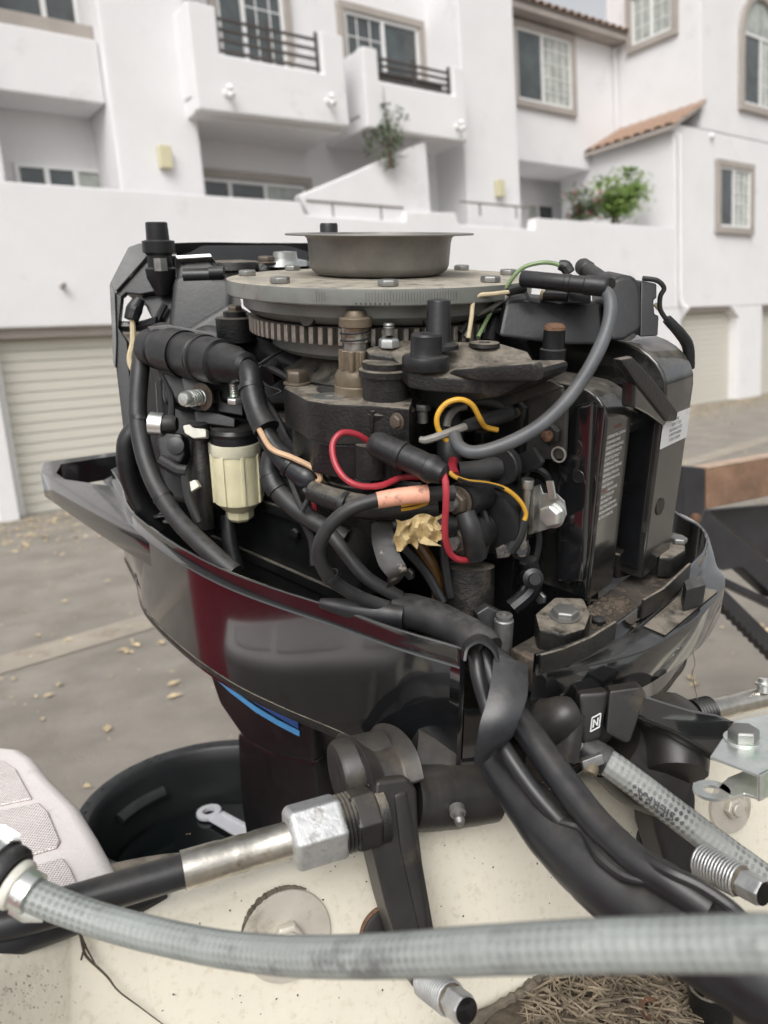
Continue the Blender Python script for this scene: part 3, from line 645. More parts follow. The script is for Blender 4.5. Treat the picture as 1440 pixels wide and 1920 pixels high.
# recess floor full of litter in the well corner
zf = TR_(1060, 1822).z
fl = [(1004, 1838), (1250, 1790), (1560, 1730), (1900, 1800), (1900, 2500), (700, 2500), (868, 1935), (960, 1868)]
S().prism([GR(x, y, zf) for x, y in fl], -zV*.03).obj('well_floor', 'mud', BOAT, bevel=.003)
s = S(); P_ = [GR(x, y, zf+.002) for x, y in ((1012, 1828), (1000, 1850), (960, 1872), (905, 1905), (850, 1960), (800, 2020))]
s.tube(P_, [.005, .006, .004, .0055, .006, .006], 8, 6, wob=.3).obj('broken_edge', 'sealant', BOAT)
c = GR(1332, 1905, zf); S().lathe(c-zV*.002, zV, [(.017, 0), (.0165, .022), (.0172, .024), (.0172, .030), (.0145, .030), (.0145, .004), (0, .004)], 32).obj('drain_tube', 'blackdirty', BOAT)
s = S()
for i in range(950):
    x, y = random.uniform(985, 1330), random.uniform(1815, 2000)
    if x < 1010+(y-1830)*-1.3 or y > 1960 and random.random() < .6: continue
    hh = random.uniform(.001, .016)*(1-abs(x-1150)/320)
    c = GR(x, y, zf+max(.001, hh)); a = random.uniform(0, math.pi); l = random.uniform(.006, .016); d = V((math.cos(a), math.sin(a), random.uniform(-.45, .45))); w = d.orthogonal().normalized()*.00075
    w2 = d.cross(w).normalized()*.00075; bend = w2*random.uniform(-4, 4)
    s.add([c-d*l+w, c-d*l-w, c+bend-w*1.2, c+bend+w*1.2, c+d*l, c+bend+w2*1.6], [(0, 1, 2, 3), (3, 2, 4), (0, 3, 5), (3, 4, 5)])
prop(s.obj('pine_needles', 'needle'), 'dry brown pine needles heaped in the well corner below the grey hose', 'needles', kind='stuff')
c = GR(1222, 1893, zf+.009)
wsh = thing('washer', 'flat rusty washer lying in the pine needles', 'washer', c)
S().lathe(c, zV+V((.2, -.25, 0)), [(.006, 0), (.0105, 0), (.0105, .0013), (.006, .0013), (.006, 0)], 28, cap=False).obj('ring', 'rust', wsh)
# specks of dirt on the gelcoat (lying on the surface)
s = S()
for i in range(110):
    px, py = random.uniform(300, 1300), random.uniform(1560, 1920)
    c = TR_(px, py, .0002); r = random.uniform(.0004, .0012); x = ed*r; y = dn*r*random.uniform(.5, 1.6)
    s.add([c-x, c+y, c+x*.8, c-y*.7, c+tn*.0006], [(0, 1, 4), (1, 2, 4), (2, 3, 4), (3, 0, 4)])
prop(s.obj('dirt_speck', 'mud', BOAT), kind='stuff')

# ================================================================== black tub under the motor's leg
zT = .78; c0, c1, RT = V((-.322, 1.107, zT)), V((-.08, 1.10, zT)), .187
TUB = thing('tub', 'open black plastic tub with wet rim standing under the outboard motor', 'tub', V((-.2, 1.1, 0)))
def stad(r, z, k=1):
    P_ = []
    for i in range(33):
        a = math.pi/2+math.pi*i/32; P_.append(c0+V((math.cos(a)*r, math.sin(a)*r, z-zT)))
    for i in range(33):
        a = -math.pi/2+math.pi*i/32; P_.append(c1+V((math.cos(a)*r, math.sin(a)*r, z-zT)))
    return P_
def loftring(rings, cap0=False, cap1=False, close=True):
    s = S(); n = len(rings[0]); vs = [v for r in rings for v in r]
    fs = [(i*n+k, i*n+(k+1) % n, (i+1)*n+(k+1) % n, (i+1)*n+k) for i in range(len(rings)-1) for k in range(n if close else n-1)]
    if cap0: fs.append(tuple(range(n))[::-1])
    if cap1: fs.append(tuple((len(rings)-1)*n+k for k in range(n)))
    return s.add(vs, fs)
loftring([stad(.15, .0), stad(RT-.012, zT-.06), stad(RT-.010, zT-.055), stad(RT+.003, zT-.05), stad(RT+.004, zT-.006), stad(RT, zT), stad(RT-.016, zT-.001), stad(RT-.02, zT-.006), stad(RT-.024, zT-.03), stad(RT-.03, zT-.1), stad(.135, .02)], True, True).obj('bucket', 'tub', TUB, ang=50)
mo = S(); 
for i in range(8):
    a = R_(128+i*5); mo.v.append(c0+V((math.cos(a)*(RT-.029), math.sin(a)*(RT-.029), -.055)))
P_ = mo.v; mo.v = []
mo.tube(P_, .011, 10, 3, flat=.6).obj('grip_moulding', 'tub', TUB)
zW = zT-.105
ws = loftring([stad(.15, zW)], False, True)
prop(ws.obj('water', 'waterm'), kind='structure')
dr = S()
for i in range(60):
    a = random.uniform(1.7, 4.6); r = RT-random.uniform(.002, .014); q = c0+V((math.cos(a)*r, math.sin(a)*r, .0003)); k = random.uniform(.0012, .0028)
    dr.lathe(q, zV, [(k, -.0004), (k*.8, k*.35), (k*.4, k*.55), (0, k*.6)], 8)
dr.obj('droplet', 'tub', TUB)['kind'] = 'stuff'
q0, q1 = GR(392, 1524, zW+.006), GR(478, 1572, zW+.006)
HND = thing('ring_ended_bar', 'pale plastic bar with a ring end lying in the black tub', 'handle', q0)
dv = (q1-q0).normalized(); sv_ = zV.cross(dv)
s = S(); s.lathe(q0, zV, [(.011, -.003), (.021, -.003), (.022, 0), (.021, .004), (.011, .004), (.011, -.003)], 28, cap=False); s.obj('ring', 'lilac', HND)
s = S(); s.prism([q0+dv*.02+sv_*.016, q1+dv*.03+sv_*.017, q1+dv*.03-sv_*.017, q0+dv*.02-sv_*.016], zV*.003); s.obj('bar', 'lilac', HND, bevel=.001)
s = S(); s.prism([q0+dv*.03+sv_*.012, q1+dv*.03+sv_*.013, q1+dv*.03+sv_*.006, q0+dv*.03+sv_*.006], zV*.006); s.obj('rib', 'lilac', HND, bevel=.001)

# grimy streaks worn into the white well side
s = S()
for i in range(110):
    px, py = random.gauss(45, 38), random.gauss(1862, 26)
    t = (px+160)/320.0
    q = PL(px, py, C0, (C1-C0).cross(B0-C0).normalized()); n_ = (C1-C0).cross(B0-C0).normalized(); n_ = n_ if n_.dot(O-q) > 0 else -n_
    r = random.uniform(.0003, .0009); x = n_.orthogonal().normalized()*r; y = n_.cross(x)
    q = q+n_*.0004; s.add([q-x, q+y*.7, q+x*1.2, q-y*.6, q+n_*.0004], [(0, 1, 4), (1, 2, 4), (2, 3, 4), (3, 0, 4)])
prop(s.obj('dirt_speck', 'grime', BOAT), kind='stuff')
# ================================================================== outboard motor
MO = thing('outboard_motor', 'black outboard motor with its cover off, showing flywheel, wiring and coils', 'outboard motor', LT(.3, .15, -.7))
# ---- lower cowl pan: paired outlines (outer edge, raised inner rim)
ao, ai = -.329, -.311
def xb(p): q = p-O; return (q.dot(Rt), q.dot(Bw))
st = []
def oi(o, i): st.append((xb(PA(*o, ao)), xb(PA(*i, ai))))
for o, i in [((1003, 1256), (1006, 1228)), ((1060, 1251), (1075, 1207)), ((1120, 1243), (1148, 1175)), ((1197, 1223), (1197, 1140)), ((1252, 1197), (1240, 1108)), ((1322, 1148), (1287, 1072)), ((1354, 1106), (1308, 1050)), ((1361, 1082), (1322, 1036)),
             ((1346, 1060), (1327, 1022)), ((1337, 1028), (1328, 1004)), ((1323, 992), (1316, 986)), ((1287, 966), (1281, 967))]: oi(o, i)
st += [((.335, .90), (.325, .90)), ((.30, .97), (.29, .96)), ((.2, 1.06), (.19, 1.045)), ((.05, 1.17), (.04, 1.15)), ((-.1, 1.27), (-.07, 1.21)), ((-.2, 1.285), (-.15, 1.19))]
st.append((xb(PA(222, 846, ao)), (-.29, 1.09)))
st.append((xb(PA(79, 866, ao)), (-.352, 1.03)))
st.append((xb(PA(76, 884, ao)), (-.366, .985)))
for o, i in [((160, 938), (228, 912)), ((240, 986), (243, 956)), ((340, 1040), (318, 1014)), ((440, 1087), (410, 1064)), ((540, 1122), (510, 1102)), ((640, 1153), (620, 1137)), ((750, 1197), (745, 1180)), ((850, 1245), (855, 1212)), ((868, 1255), (863, 1216))]: oi(o, i)
NS = len(st)
def dens(k, sharp=()):
    P_ = [V((*s_[k], 0)) for s_ in st]; out = []
    for i in range(NS-1):
        p0, p1, p2, p3 = P_[max(i-1, 0)], P_[i], P_[i+1], P_[min(i+2, NS-1)]
        lin = i in (17, 18, 19) or i in (16, 20)
        for j in range(4):
            t = j/4; t2 = t*t; t3 = t2*t
            out.append(p1.lerp(p2, t) if lin else .5*((2*p1)+(p2-p0)*t+(2*p0-5*p1+4*p2-p3)*t2+(3*p1-p0-3*p2+p3)*t3))
    out.append(P_[-1]); return out
Oo, Ii = dens(0), dens(1); ND = len(Oo)
cen = V((-.05, .80, 0))
def nin(L_, d):                                                   # offset a loop inward
    out = []
    for i, p in enumerate(L_):
        a, b = L_[max(i-1, 0)], L_[min(i+1, ND-1)]; t = (b-a).normalized(); nn = V((-t.y, t.x, 0)); out.append(p+nn*d)
    return out
def st_i(i): return i/4
def Bd(i):                                                         # outline of the body under the shelf
    s_ = st_i(i)
    if 16 <= s_ <= 21: k = 0
    elif 15 < s_ < 16: k = 16-s_
    elif 21 < s_ < 22.5: k = (s_-21)/1.5
    else: k = 1
    return Ii[i].lerp(Oo[i], k)
body = [Bd(i) for i in range(ND)]
def rightk(i): return max(0, 1-st_i(i)/10)                         # strong undercut to starboard of the notch
def shrink(L_, s_, a=0):
    out = []
    for i, p in enumerate(L_):
        k = st_i(i); f = max(0, min(1, (25-k)/4)) if k > 20 and s_ < .1 else 1
        out.append(p.lerp(cen, s_*f+a*min(1, rightk(i)*1.6)))
    return out
I2, O2 = nin(Ii, .003), nin(Oo, .0025)
prof = [([*I2], -.45), ([*I2], ai-.001), (nin(Ii, .0022), ai), (nin(Ii, .0008), ai), (Ii, ai-.001), (Ii, ao+.003), (nin(Ii, -.0015), ao), (nin(Oo, .003), ao), (nin(Oo, .0008), ao-.0008), (Oo, ao-.003), (Oo, -.3655), (nin(Oo, .0006), -.3668), (nin(Oo, .0045), -.3672)]
s = S(); vs = []
for L_, a in prof: vs += [MX(p.x, p.y, a) for p in L_]
fs = []
for j in range(len(prof)-1):
    for i in range(ND-1):
        if j in (6,) and 17.4 <= st_i(i) < 20.2: continue           # opening of the carrying handle
        fs.append((j*ND+i, j*ND+i+1, (j+1)*ND+i+1, (j+1)*ND+i))
s.add(vs, fs)
# handle opening: a shelf strip along the outside and inner walls of the hole
iA, iB = [i for i in range(ND) if 17.4 <= st_i(i) <= 20.3][0], [i for i in range(ND) if 17.4 <= st_i(i) <= 20.3][-1]
rng = list(range(iA, iB+1)); k_ = len(rng)
o3 = [nin(Oo, .003)[i] for i in rng]; i3 = [nin(Ii, -.0015)[i] for i in rng]
mid = [p.lerp(q, .2) for p, q in zip(o3, i3)]; mid2 = [p.lerp(q, .88) for p, q in zip(o3, i3)]
vs = [MX(p.x, p.y, ao) for p in o3]+[MX(p.x, p.y, ao) for p in mid]+[MX(p.x, p.y, ao-.035) for p in mid]+[MX(p.x, p.y, ao-.036) for p in o3]+[MX(p.x, p.y, ao) for p in i3]+[MX(p.x, p.y, ao) for p in mid2]+[MX(p.x, p.y, ao-.035) for p in mid2]
fs = []
for i in range(k_-1):
    for r in (0, 1, 2): fs.append((r*k_+i, r*k_+i+1, (r+1)*k_+i+1, (r+1)*k_+i))
    for r in (4, 5): fs.append((r*k_+i, r*k_+i+1, (r+1)*k_+i+1, (r+1)*k_+i))
for e in (0, k_-1): fs.append((k_+e, 2*k_+e, 6*k_+e, 5*k_+e))
s.add(vs, fs)
pan = s.obj('cowl_pan', 'gloss', MO, ang=38)
# body of the pan below the shelf, lofted down to the leg
b1 = nin(body, .0035)
corner = xb(PL(948, 1330, O-.37*Aw, Aw)); cpts = [V((*corner, 0))]
def ring(L_, a, cs=0): return [MX(p.x, p.y, a) for p in L_]+[MX(*(cpts[0].lerp(cen, cs)).xy, a)]
lv = [ring(shrink(b1, 0, .0), -.367), ring(shrink(b1, .0, .30), -.3705), ring(shrink(b1, .018, .32), -.395), ring(shrink(b1, .042, .34), -.4155, .012), ring(shrink(b1, .026, .34), -.4165, .008), ring(shrink(b1, .027, .34), -.4195, .012), ring(shrink(b1, .055, .34), -.4205, .03), ring(shrink(b1, .16, .36), -.445, .3), ring(shrink(b1, .30, .36), -.47, .4), ring(shrink(b1, .5, .3), -.515, .55), ring(shrink(b1, .62, .2), -.56, .64)]
loftring(lv, False, True).obj('cowl_body', 'gloss', MO, ang=38)
S().prism([MX(p.x, p.y, -.44) for p in nin(Ii, .002)]+[MX(corner[0], corner[1]+.02, -.44)], -Aw*.006).obj('pan_floor', 'blackdirty', MO)
# triangular pocket and raised details on the starboard shelf
S().prism([PA(x, y, ao+.0012) for x, y in ((1207, 1175), (1295, 1098), (1347, 1108), (1247, 1192))], Aw*.0006).obj('pocket', 'blackdirty', MO)
S().prism([PA(x, y, ao+.002) for x, y in ((1276, 1128), (1280, 1148), (1318, 1137), (1310, 1116))], Aw*.022).obj('rest_block', 'rubberdust', MO, bevel=.002)
def rimfin(pts, h, t=.0028):
    P_ = [PA(x, y, ai-.012) for x, y in pts]; s = S(); n = len(P_); vs = []
    for i, p in enumerate(P_):
        t_ = (P_[min(i+1, n-1)]-P_[max(i-1, 0)]).normalized(); nn = t_.cross(Aw).normalized()*t
        vs += [p, p+Aw*h, p+Aw*h+nn, p+nn]
    fs = [(i*4+k, i*4+(k+1) % 4, i*4+4+(k+1) % 4, i*4+4+k) for i in range(n-1) for k in range(4)]+[(0, 1, 2, 3), tuple(4*(n-1)+k for k in (3, 2, 1, 0))]
    return s.add(vs, fs)
rimfin([(1008, 1262), (1050, 1250), (1100, 1228), (1148, 1197)], .017).obj('rim_fin', 'blackdirty', MO, bevel=.0008)
rimfin([(1198, 1160), (1235, 1138), (1262, 1112), (1286, 1088)], .019).obj('rim_fin', 'blackdirty', MO, bevel=.0008)
# rear tabs along the rim
for x, y in ((304, 966), (262, 938), (322, 976)):
    p = T(x, y, .012); S().lathe(p, Aw, [(.0045, 0), (.011, 0), (.011, .001), (.0045, .001), (.0045, 0)], 20, cap=False, ell=.6).obj('tab', 'steel', MO)
# ---- exhaust leg with blue stripes
lx = lambda l, t, a: LT(l, t, a)
def legring(a, l0, l1, tw, k=.5):
    P_ = []
    for i in range(40):
        th = 2*math.pi*i/40; c_, s_ = math.cos(th), math.sin(th)
        P_.append(LT((l0+l1)/2+(l1-l0)/2*math.copysign(abs(c_)**k, c_), .16+tw*math.copysign(abs(s_)**.75, s_), a))
    return P_
rings = [legring(-.47, .12, .50, .115), legring(-.53, .13, .46, .1), legring(-.60, .14, .42, .085), legring(-.67, .16, .40, .06), legring(-.9, .2, .36, .04), legring(-1.15, .2, .36, .03)]
loftring(rings, True, True).obj('leg', 'black', MO, ang=40)
def legT(px, py):                                                  # onto the port flank of the leg
    return T(px, py, .052)
for m, up, lo in (('stripe1', [(391, 1256), (430, 1290), (480, 1326), (520, 1350), (561, 1371)], [(394, 1263), (432, 1299), (480, 1336), (520, 1360), (561, 1381)]),
                  ('stripe2', [(405, 1262), (450, 1293), (497, 1318), (530, 1330), (557, 1341)], [(402, 1264), (445, 1297), (490, 1326), (525, 1347), (559, 1367)])):
    a = [legT(*p) for p in up]; b = [legT(*p) for p in lo]; n = len(a)
    s = S(); s.add(a+b+[p+Tw*.001 for p in a+b], [(i, i+1, n+i+1, n+i) for i in range(n-1)]+[(2*n+i, 3*n+i, 3*n+i+1, 2*n+i+1) for i in range(n-1)]+[(i, 2*n+i, 2*n+i+1, i+1) for i in range(n-1)]+[(n+i, n+i+1, 3*n+i+1, 3*n+i) for i in range(n-1)]+[(0, n, 3*n, 2*n), (n-1, 3*n-1, 4*n-1, 2*n-1)])
    s.obj('stripe', m, MO)
pp = [T(x, y, .054) for x, y in ((383, 1240), (440, 1275), (500, 1300), (585, 1330), (588, 1432), (520, 1420), (455, 1385), (410, 1320))]
S().prism(pp, Tw*.05).obj('leg_panel', 'black', MO, bevel=.006)
S().prism([T(x, y, .058) for x, y in ((442, 1372), (500, 1405), (592, 1428), (612, 1640), (470, 1640), (448, 1500))], Tw*.06).obj('leg_skirt', 'black', MO, bevel=.008)
S().prism([T(x, y, .006) for x, y in ((486, 1266), (556, 1310), (499, 1326))], Tw*.04).obj('intake_notch', 'blackdirty', MO)
# ---- cylinder block and crankcase behind the wiring
def box(name, m, l0, l1, t0, t1, a0, a1, bev=.004):
    return S().box(LT((l0+l1)/2, (t0+t1)/2, (a0+a1)/2), Lw*((l1-l0)/2), Tw*((t1-t0)/2), Aw*((a1-a0)/2)).obj(name, m, MO, bevel=bev)
box('cylinder_block', 'black', .03, .46, .12, .30, -.44, -.15)
box('crankcase', 'black', .16, .42, .07, .121, -.44, -.19, .008)
for k in range(4): box('block_rib', 'black', .06+k*.1, .07+k*.1, .105, .12, -.42, -.17, .002)
for k in (-.23, -.29, -.36): box('case_flange', 'black', .155, .43, .064, .07, k-.006, k+.006, .002)
box('inlet_manifold', 'black', .42, .54, .06, .26, -.44, -.12, .01)
S().lathe(LT(.2, .148, -.165), Aw, [(.1, -.03), (.11, 0), (.11, .03), (.06, .06)], 40).obj('stator_plate', 'black', MO)
# stamped letters on the block face
for bd, x, y, sz in (('30 - OL', 628, 985, .021), ('13 - 2', 684, 1010, .013), ('BINK', 664, 1050, .016)):
    p = T(x, y, .06); text(bd, 'stamped_lettering', 'boltgrey', MO, p, -Aw*.97+Lw*.15, -Lw-Aw*.15, sz, depth=.0003)
# ---- flywheel
FWc = MX(-.0045, .782, -.0493)
def ringp(name, m, prof, parent, n=96): return S().lathe(FWc, Aw, prof, n).obj(name, m, parent, ang=30)
fly = ringp('flywheel', 'flywheel', [(.02, .001), (.1395, -.0005), (.1405, -.0002), (.1465, -.0012), (.1468, -.0025), (.1468, -.0135), (.1462, -.0145), (.1335, -.0155), (.1325, -.017), (.1322, -.0255), (.126, -.031), (.118, -.034), (.02, -.035)], MO)
rg = ringp('ring_gear', 'tooth', [(.1, -.0345), (.1215, -.0345), (.1215, -.049), (.1, -.049)], fly); rg.data.materials[0] = M['gapshade']  # dark root colour paints the shade between the teeth
ringp('rotor_skirt', 'flywheel', [(.09, -.0495), (.106, -.0495), (.106, -.062), (.098, -.067), (.02, -.067)], fly)
th = S(); th.prism([V((-.0030, -.002, 0)), V((.0030, -.002, 0)), V((.0022, .0058, 0)), V((.0015, .0064, 0)), V((-.0015, .0064, 0)), V((-.0022, .0058, 0))], V((0, 0, .0142)))
to = th.obj('tooth', 'tooth'); tme = to.data; bpy.data.objects.remove(to)
for k in range(86):
    a = 2*math.pi*k/86; r = math.cos(a)*Rt+math.sin(a)*Bw
    inst('tooth', tme, fly, FWc+Aw*-.0490+r*.1215, Aw, Aw.cross(r)*-1)
for k in range(3):
    a = R_(-118+k*48); r = math.cos(a)*Rt+math.sin(a)*Bw
    S().lathe(FWc+r*.1285-Aw*.027, r+Aw*.3, [(.0072, -.004), (.0072, .0012), (0, .0012)], 20).obj('balance_hole', 'gapshade', fly)  # flat dark disc painted as the shade in a hole
for k, px in enumerate((527, 730, 921, 958, 865, 548, 463)):
    py = (519, 524, 519, 509, 500, 499, 504)[k]
    d_ = .76
    for _ in range(6):
        ca_ = max(-1, min(1, (px-712)/FP*d_/.1285)); sa__ = math.sqrt(1-ca_*ca_)*(-1 if k < 3 else 1); q = (Rt*ca_+Bw*sa__)*.1285; d_ = dep(FWc+q)
    bolt('boltgrey', fly, FWc+q, Aw, .0088, Aw.cross(q), tall=.95)
s = S()                                                            # printed timing ticks on the rim
for k in range(64):
    a = R_(-110+k*.95)
    if 3 < k < 17 or k > 48: continue
    r = math.cos(a)*Rt+math.sin(a)*Bw; tt = Aw.cross(r); hh = .0045 if k % 5 else .006
    s.box(FWc+r*.14685-Aw*.0075, tt*.0002, r*.00012, Aw*hh*.8)
prop(s.obj('timing_marks', 'faint', fly), kind='stuff')
s = S()
for k in range(8):
    a = R_(-97+k*1.5); r = math.cos(a)*Rt+math.sin(a)*Bw; s.lathe(FWc+r*.1467-Aw*.0125, r, [(.0009, -.001), (.0009, .0003), (0, .0003)], 8)
s.obj('timing_dots', 'ink', fly)
ringp('starter_cup', 'cup', [(.03, .0015), (.058, .0015), (.062, .003), (.0655, .006), (.0672, .010), (.0685, .030), (.0695, .0345), (.072, .0368), (.0895, .0372), (.0902, .0380), (.0895, .0388), (.070, .0388), (.066, .034), (.064, .012), (.055, .006), (.01, .006)], fly)
p = PL(617, 437, FWc+Aw*.04, Aw); S().lathe(D(617, 447, .80), Aw, [(.0095, -.03), (.0095, .013), (.0085, .015), (0, .015)], 12).obj('rubber_stop', 'rubber', MO)
# ---- hold-down posts and cover frame at the back
S().tube([D(300, 468, .93), D(380, 465, .97), D(480, 466, 1.0), D(600, 466, 1.02)], .010, 4, 3, flat=.6).obj('cover_rail', 'plastic', MO)
S().prism([D(330, 459, .95), D(600, 458, 1.02), D(600, 497, 1.02), D(330, 505, .95)], Fw*.02).obj('cover_panel', 'plastic', MO, bevel=.003)
S().prism([D(x, y, .862) for x, y in ((240, 463), (262, 455), (274, 460), (276, 480), (217, 546), (205, 532))], Fw*.004).obj('cover_bracket', 'sheet', MO, bevel=.0012)  # outer face gets its sheen as a lighter grey colour
S().prism([D(x, y, .864) for x, y in ((205, 533), (215, 545), (218, 640), (216, 690), (212, 680))], Fw*.004).obj('cover_bracket', 'sheet', MO, bevel=.0008)
S().prism([D(x, y, .868) for x, y in ((216, 547), (228, 556), (222, 615), (238, 640), (244, 720), (256, 830), (262, 930), (244, 930), (230, 800), (217, 690))], Fw*.01).obj('bracket_leg', 'plastic', MO, bevel=.0015)
S().prism([D(x, y, .868) for x, y in ((216, 547), (278, 482), (300, 478), (300, 545), (262, 552), (236, 549), (226, 558))], Fw*.01).obj('bracket_web', 'plastic', MO, bevel=.0015)
S().prism([D(x, y, .88) for x, y in ((270, 478), (330, 478), (330, 640), (300, 640), (286, 600), (262, 552), (240, 552), (228, 544))], Fw*.05).obj('bracket_web', 'plastic', MO, bevel=.002)
p = D(301, 500, .86); S().lathe(p, Aw, [(.008, -.03), (.016, -.012), (.017, -.002), (.0135, 0), (.0135, .012), (.015, .014), (.0175, .0155), (.0178, .027), (.0125, .0285), (.0118, .046), (.0095, .047), (0, .047)], 24).obj('cover_post', 'rubber', MO)
S().lathe(D(301, 495, .845), Aw, [(.008, -.007), (.008, .006)], 6).obj('post_nut', 'boltgrey', MO)
# dark lumps behind: ignition housing and carburettor shapes
S().prism([D(x, y, .835) for x, y in ((322, 520), (352, 505), (430, 512), (436, 545), (430, 640), (310, 640))], Fw*.06).obj('ignition_housing', 'plastic', MO, bevel=.008)
S().prism([D(x, y, .85) for x, y in ((330, 500), (345, 484), (396, 480), (412, 510), (425, 560), (425, 640), (320, 640))], Fw*.09).obj('air_box', 'plastic', MO, bevel=.008)
S().prism([D(x, y, .84) for x, y in ((328, 479), (394, 475), (398, 482), (332, 486))], Fw*.03).obj('air_box_edge', 'alu', MO, bevel=.001)
S().cyl(D(345, 517, .838), D(418, 515, .838), .0075, 14).obj('spindle', 'plastic', MO)
S().cyl(D(393, 511, .832), D(420, 510, .832), .006, 14).obj('spindle_end', 'rubberdust', MO)
for x, y, d, r in ((303, 640, .82, .022), (392, 645, .80, .024)): S().lathe(D(x, y, d), -Fw+Up*.2, [(r, -.04), (r, .0), (r*.7, .006), (r*.3, .007), (0, .006)], 24).obj('housing_boss', 'plastic', MO)
p = D(440, 572, .77); S().lathe(p, Aw, [(.02, -.035), (.02, -.012), (.012, -.011), (.012, -.006)], 20).obj('stator_post', 'black', MO); bolt('brownbolt', MO, p-Aw*.006, Aw, .0075)
S().prism([D(x, y, .93) for x, y in ((400, 500), (440, 488), (590, 488), (590, 505), (420, 512))], Fw*.06).obj('fuel_pump_plate', 'blackdirty', MO, bevel=.002)
bolt('brownbolt', MO, D(500, 493, .9), Aw, .0105); S().lathe(D(535, 492, .92), Aw, [(.03, -.004), (.028, .002), (.016, .004), (.015, .012), (0, .013)], 28, ell=.8).obj('pump_cap', 'alu', MO)
S().lathe(D(437, 495, .93), Aw, [(.032, -.006), (.03, .003), (.02, .004), (0, .004)], 28).obj('pump_cap', 'blackdirty', MO)
S().prism([D(x, y, .80) for x, y in ((430, 560), (560, 640), (560, 760), (300, 760), (300, 640))], Fw*.06).obj('carburettor', 'plastic', MO, bevel=.01)
S().prism([D(x, y, .86) for x, y in ((285, 700), (420, 700), (420, 960), (300, 940))], Fw*.06).obj('carburettor', 'plastic', MO, bevel=.01)
# ---- ribbed rubber boot at the side with its clip
a, b = D(278, 650, .815), D(466, 690, .705); ax = b-a; Lb = ax.length; u = ax.normalized()
k = lambda px: px*.75/FP
prof = [(0, 0), (k(28), 0), (k(37), Lb*.02), (k(38), Lb*.12), (k(41), Lb*.13), (k(41), Lb*.15), (k(39), Lb*.16), (k(41), Lb*.18), (k(41), Lb*.21), (k(43), Lb*.215), (k(43), Lb*.55), (k(45), Lb*.56), (k(45), Lb*.575), (k(43.5), Lb*.58), (k(45), Lb*.59), (k(45), Lb*.605), (k(42), Lb*.61), (k(42), Lb*.76), (k(36), Lb*.77), (k(34), Lb*.88), (k(28), Lb*.92), (k(27), Lb*.98), (k(20), Lb)]
S().lathe(a, u, prof, 36).obj('harness_boot', 'rubber', MO)
S().lathe(a+u*Lb*.33, u, [(k(44.5), -.013), (k(46), -.013), (k(46), .013), (k(44.5), .013), (k(44.5), -.013)], 36, cap=False).obj('boot_clip', 'plastic', MO)
S().prism([D(x, y, .775) for x, y in ((338, 700), (352, 690), (382, 728), (376, 772), (350, 762))], Fw*.006).obj('clip_leg', 'plastic', MO, bevel=.001)
S().prism([D(x, y, .79) for x, y in ((275, 612), (315, 608), (435, 630), (452, 646), (436, 640), (285, 628))], Fw*.03).obj('boot_shelf', 'plastic', MO, bevel=.001)
p = D(378, 744, .772); ax2 = (D(335, 750, .745)-p).normalized()
S().lathe(p, ax2, [(.014, -.002), (.014, 0), (.008, .001)], 20).obj('screw_washer', 'brownbolt', MO)
sp_ = []; xx = ax2.orthogonal().normalized(); yy = ax2.cross(xx)
for i in range(46): a_ = i/45*5*2*math.pi; sp_.append(p+ax2*(.001+.019*i/45)+(xx*math.cos(a_)+yy*math.sin(a_))*.0072)
S().tube(sp_, .0011, 6, 2).obj('spring', 'zinc', MO)
S().lathe(p, ax2, [(.0045, .0), (.0045, .02), (.0078, .021), (.0078, .024), (.006, .027), (0, .0275)], 16).obj('screw', 'zinc', MO)
# ---- hoses at the port side
def tub(name, m, pts, r, n=12, sub=7, parent=None, **kw): return S().tube([D(*p) for p in pts], r, n, sub, wob=.015).obj(name, m, parent or MO, **kw)
tub('rubber_hose', 'rubberdust', [(268, 655, .83), (262, 700, .82), (258, 770, .815), (268, 840, .81), (290, 905, .80), (330, 970, .785), (378, 1020, .765), (440, 1075, .75)], .0098)
tub('rubber_hose', 'rubber', [(258, 800, .85), (238, 830, .85), (240, 885, .86), (262, 940, .88), (300, 990, .9)], .011)
tub('rubber_hose', 'blackdirty', [(378, 815, .82), (380, 900, .82), (385, 990, .83)], .0105)
tub('rubber_hose', 'rubber', [(428, 965, .84), (432, 1020, .84), (445, 1070, .84)], .0085)
tub('rubber_hose', 'rubber', [(500, 705, .76), (560, 670, .78), (650, 665, .78), (720, 690, .77)], .011)
tub('rubber_hose', 'rubber', [(480, 650, .8), (560, 690, .76), (640, 700, .75)], .012)
tub('cable_tie', 'rubberdust', [(482, 686, .74), (510, 668, .74), (536, 655, .75)], .0015, 6)
tub('cable_tie', 'rubberdust', [(490, 722, .73), (525, 732, .72), (515, 740, .72), (492, 748, .72)], .0008, 6)
tub('wire_sleeve', 'rubber', [(262, 560, .87), (252, 580, .87), (246, 600, .87)], [.006, .0095, .008], 10)
tub('wire', 'beige', [(248, 596, .87), (249, 640, .87), (243, 670, .87), (248, 690, .87), (262, 704, .87)], [.003, .0035, .0035, .004, .004], 8)
tub('lever', 'plastic', [(222, 612, .88), (262, 612, .88), (300, 606, .87)], [.006, .006, .009], 8)
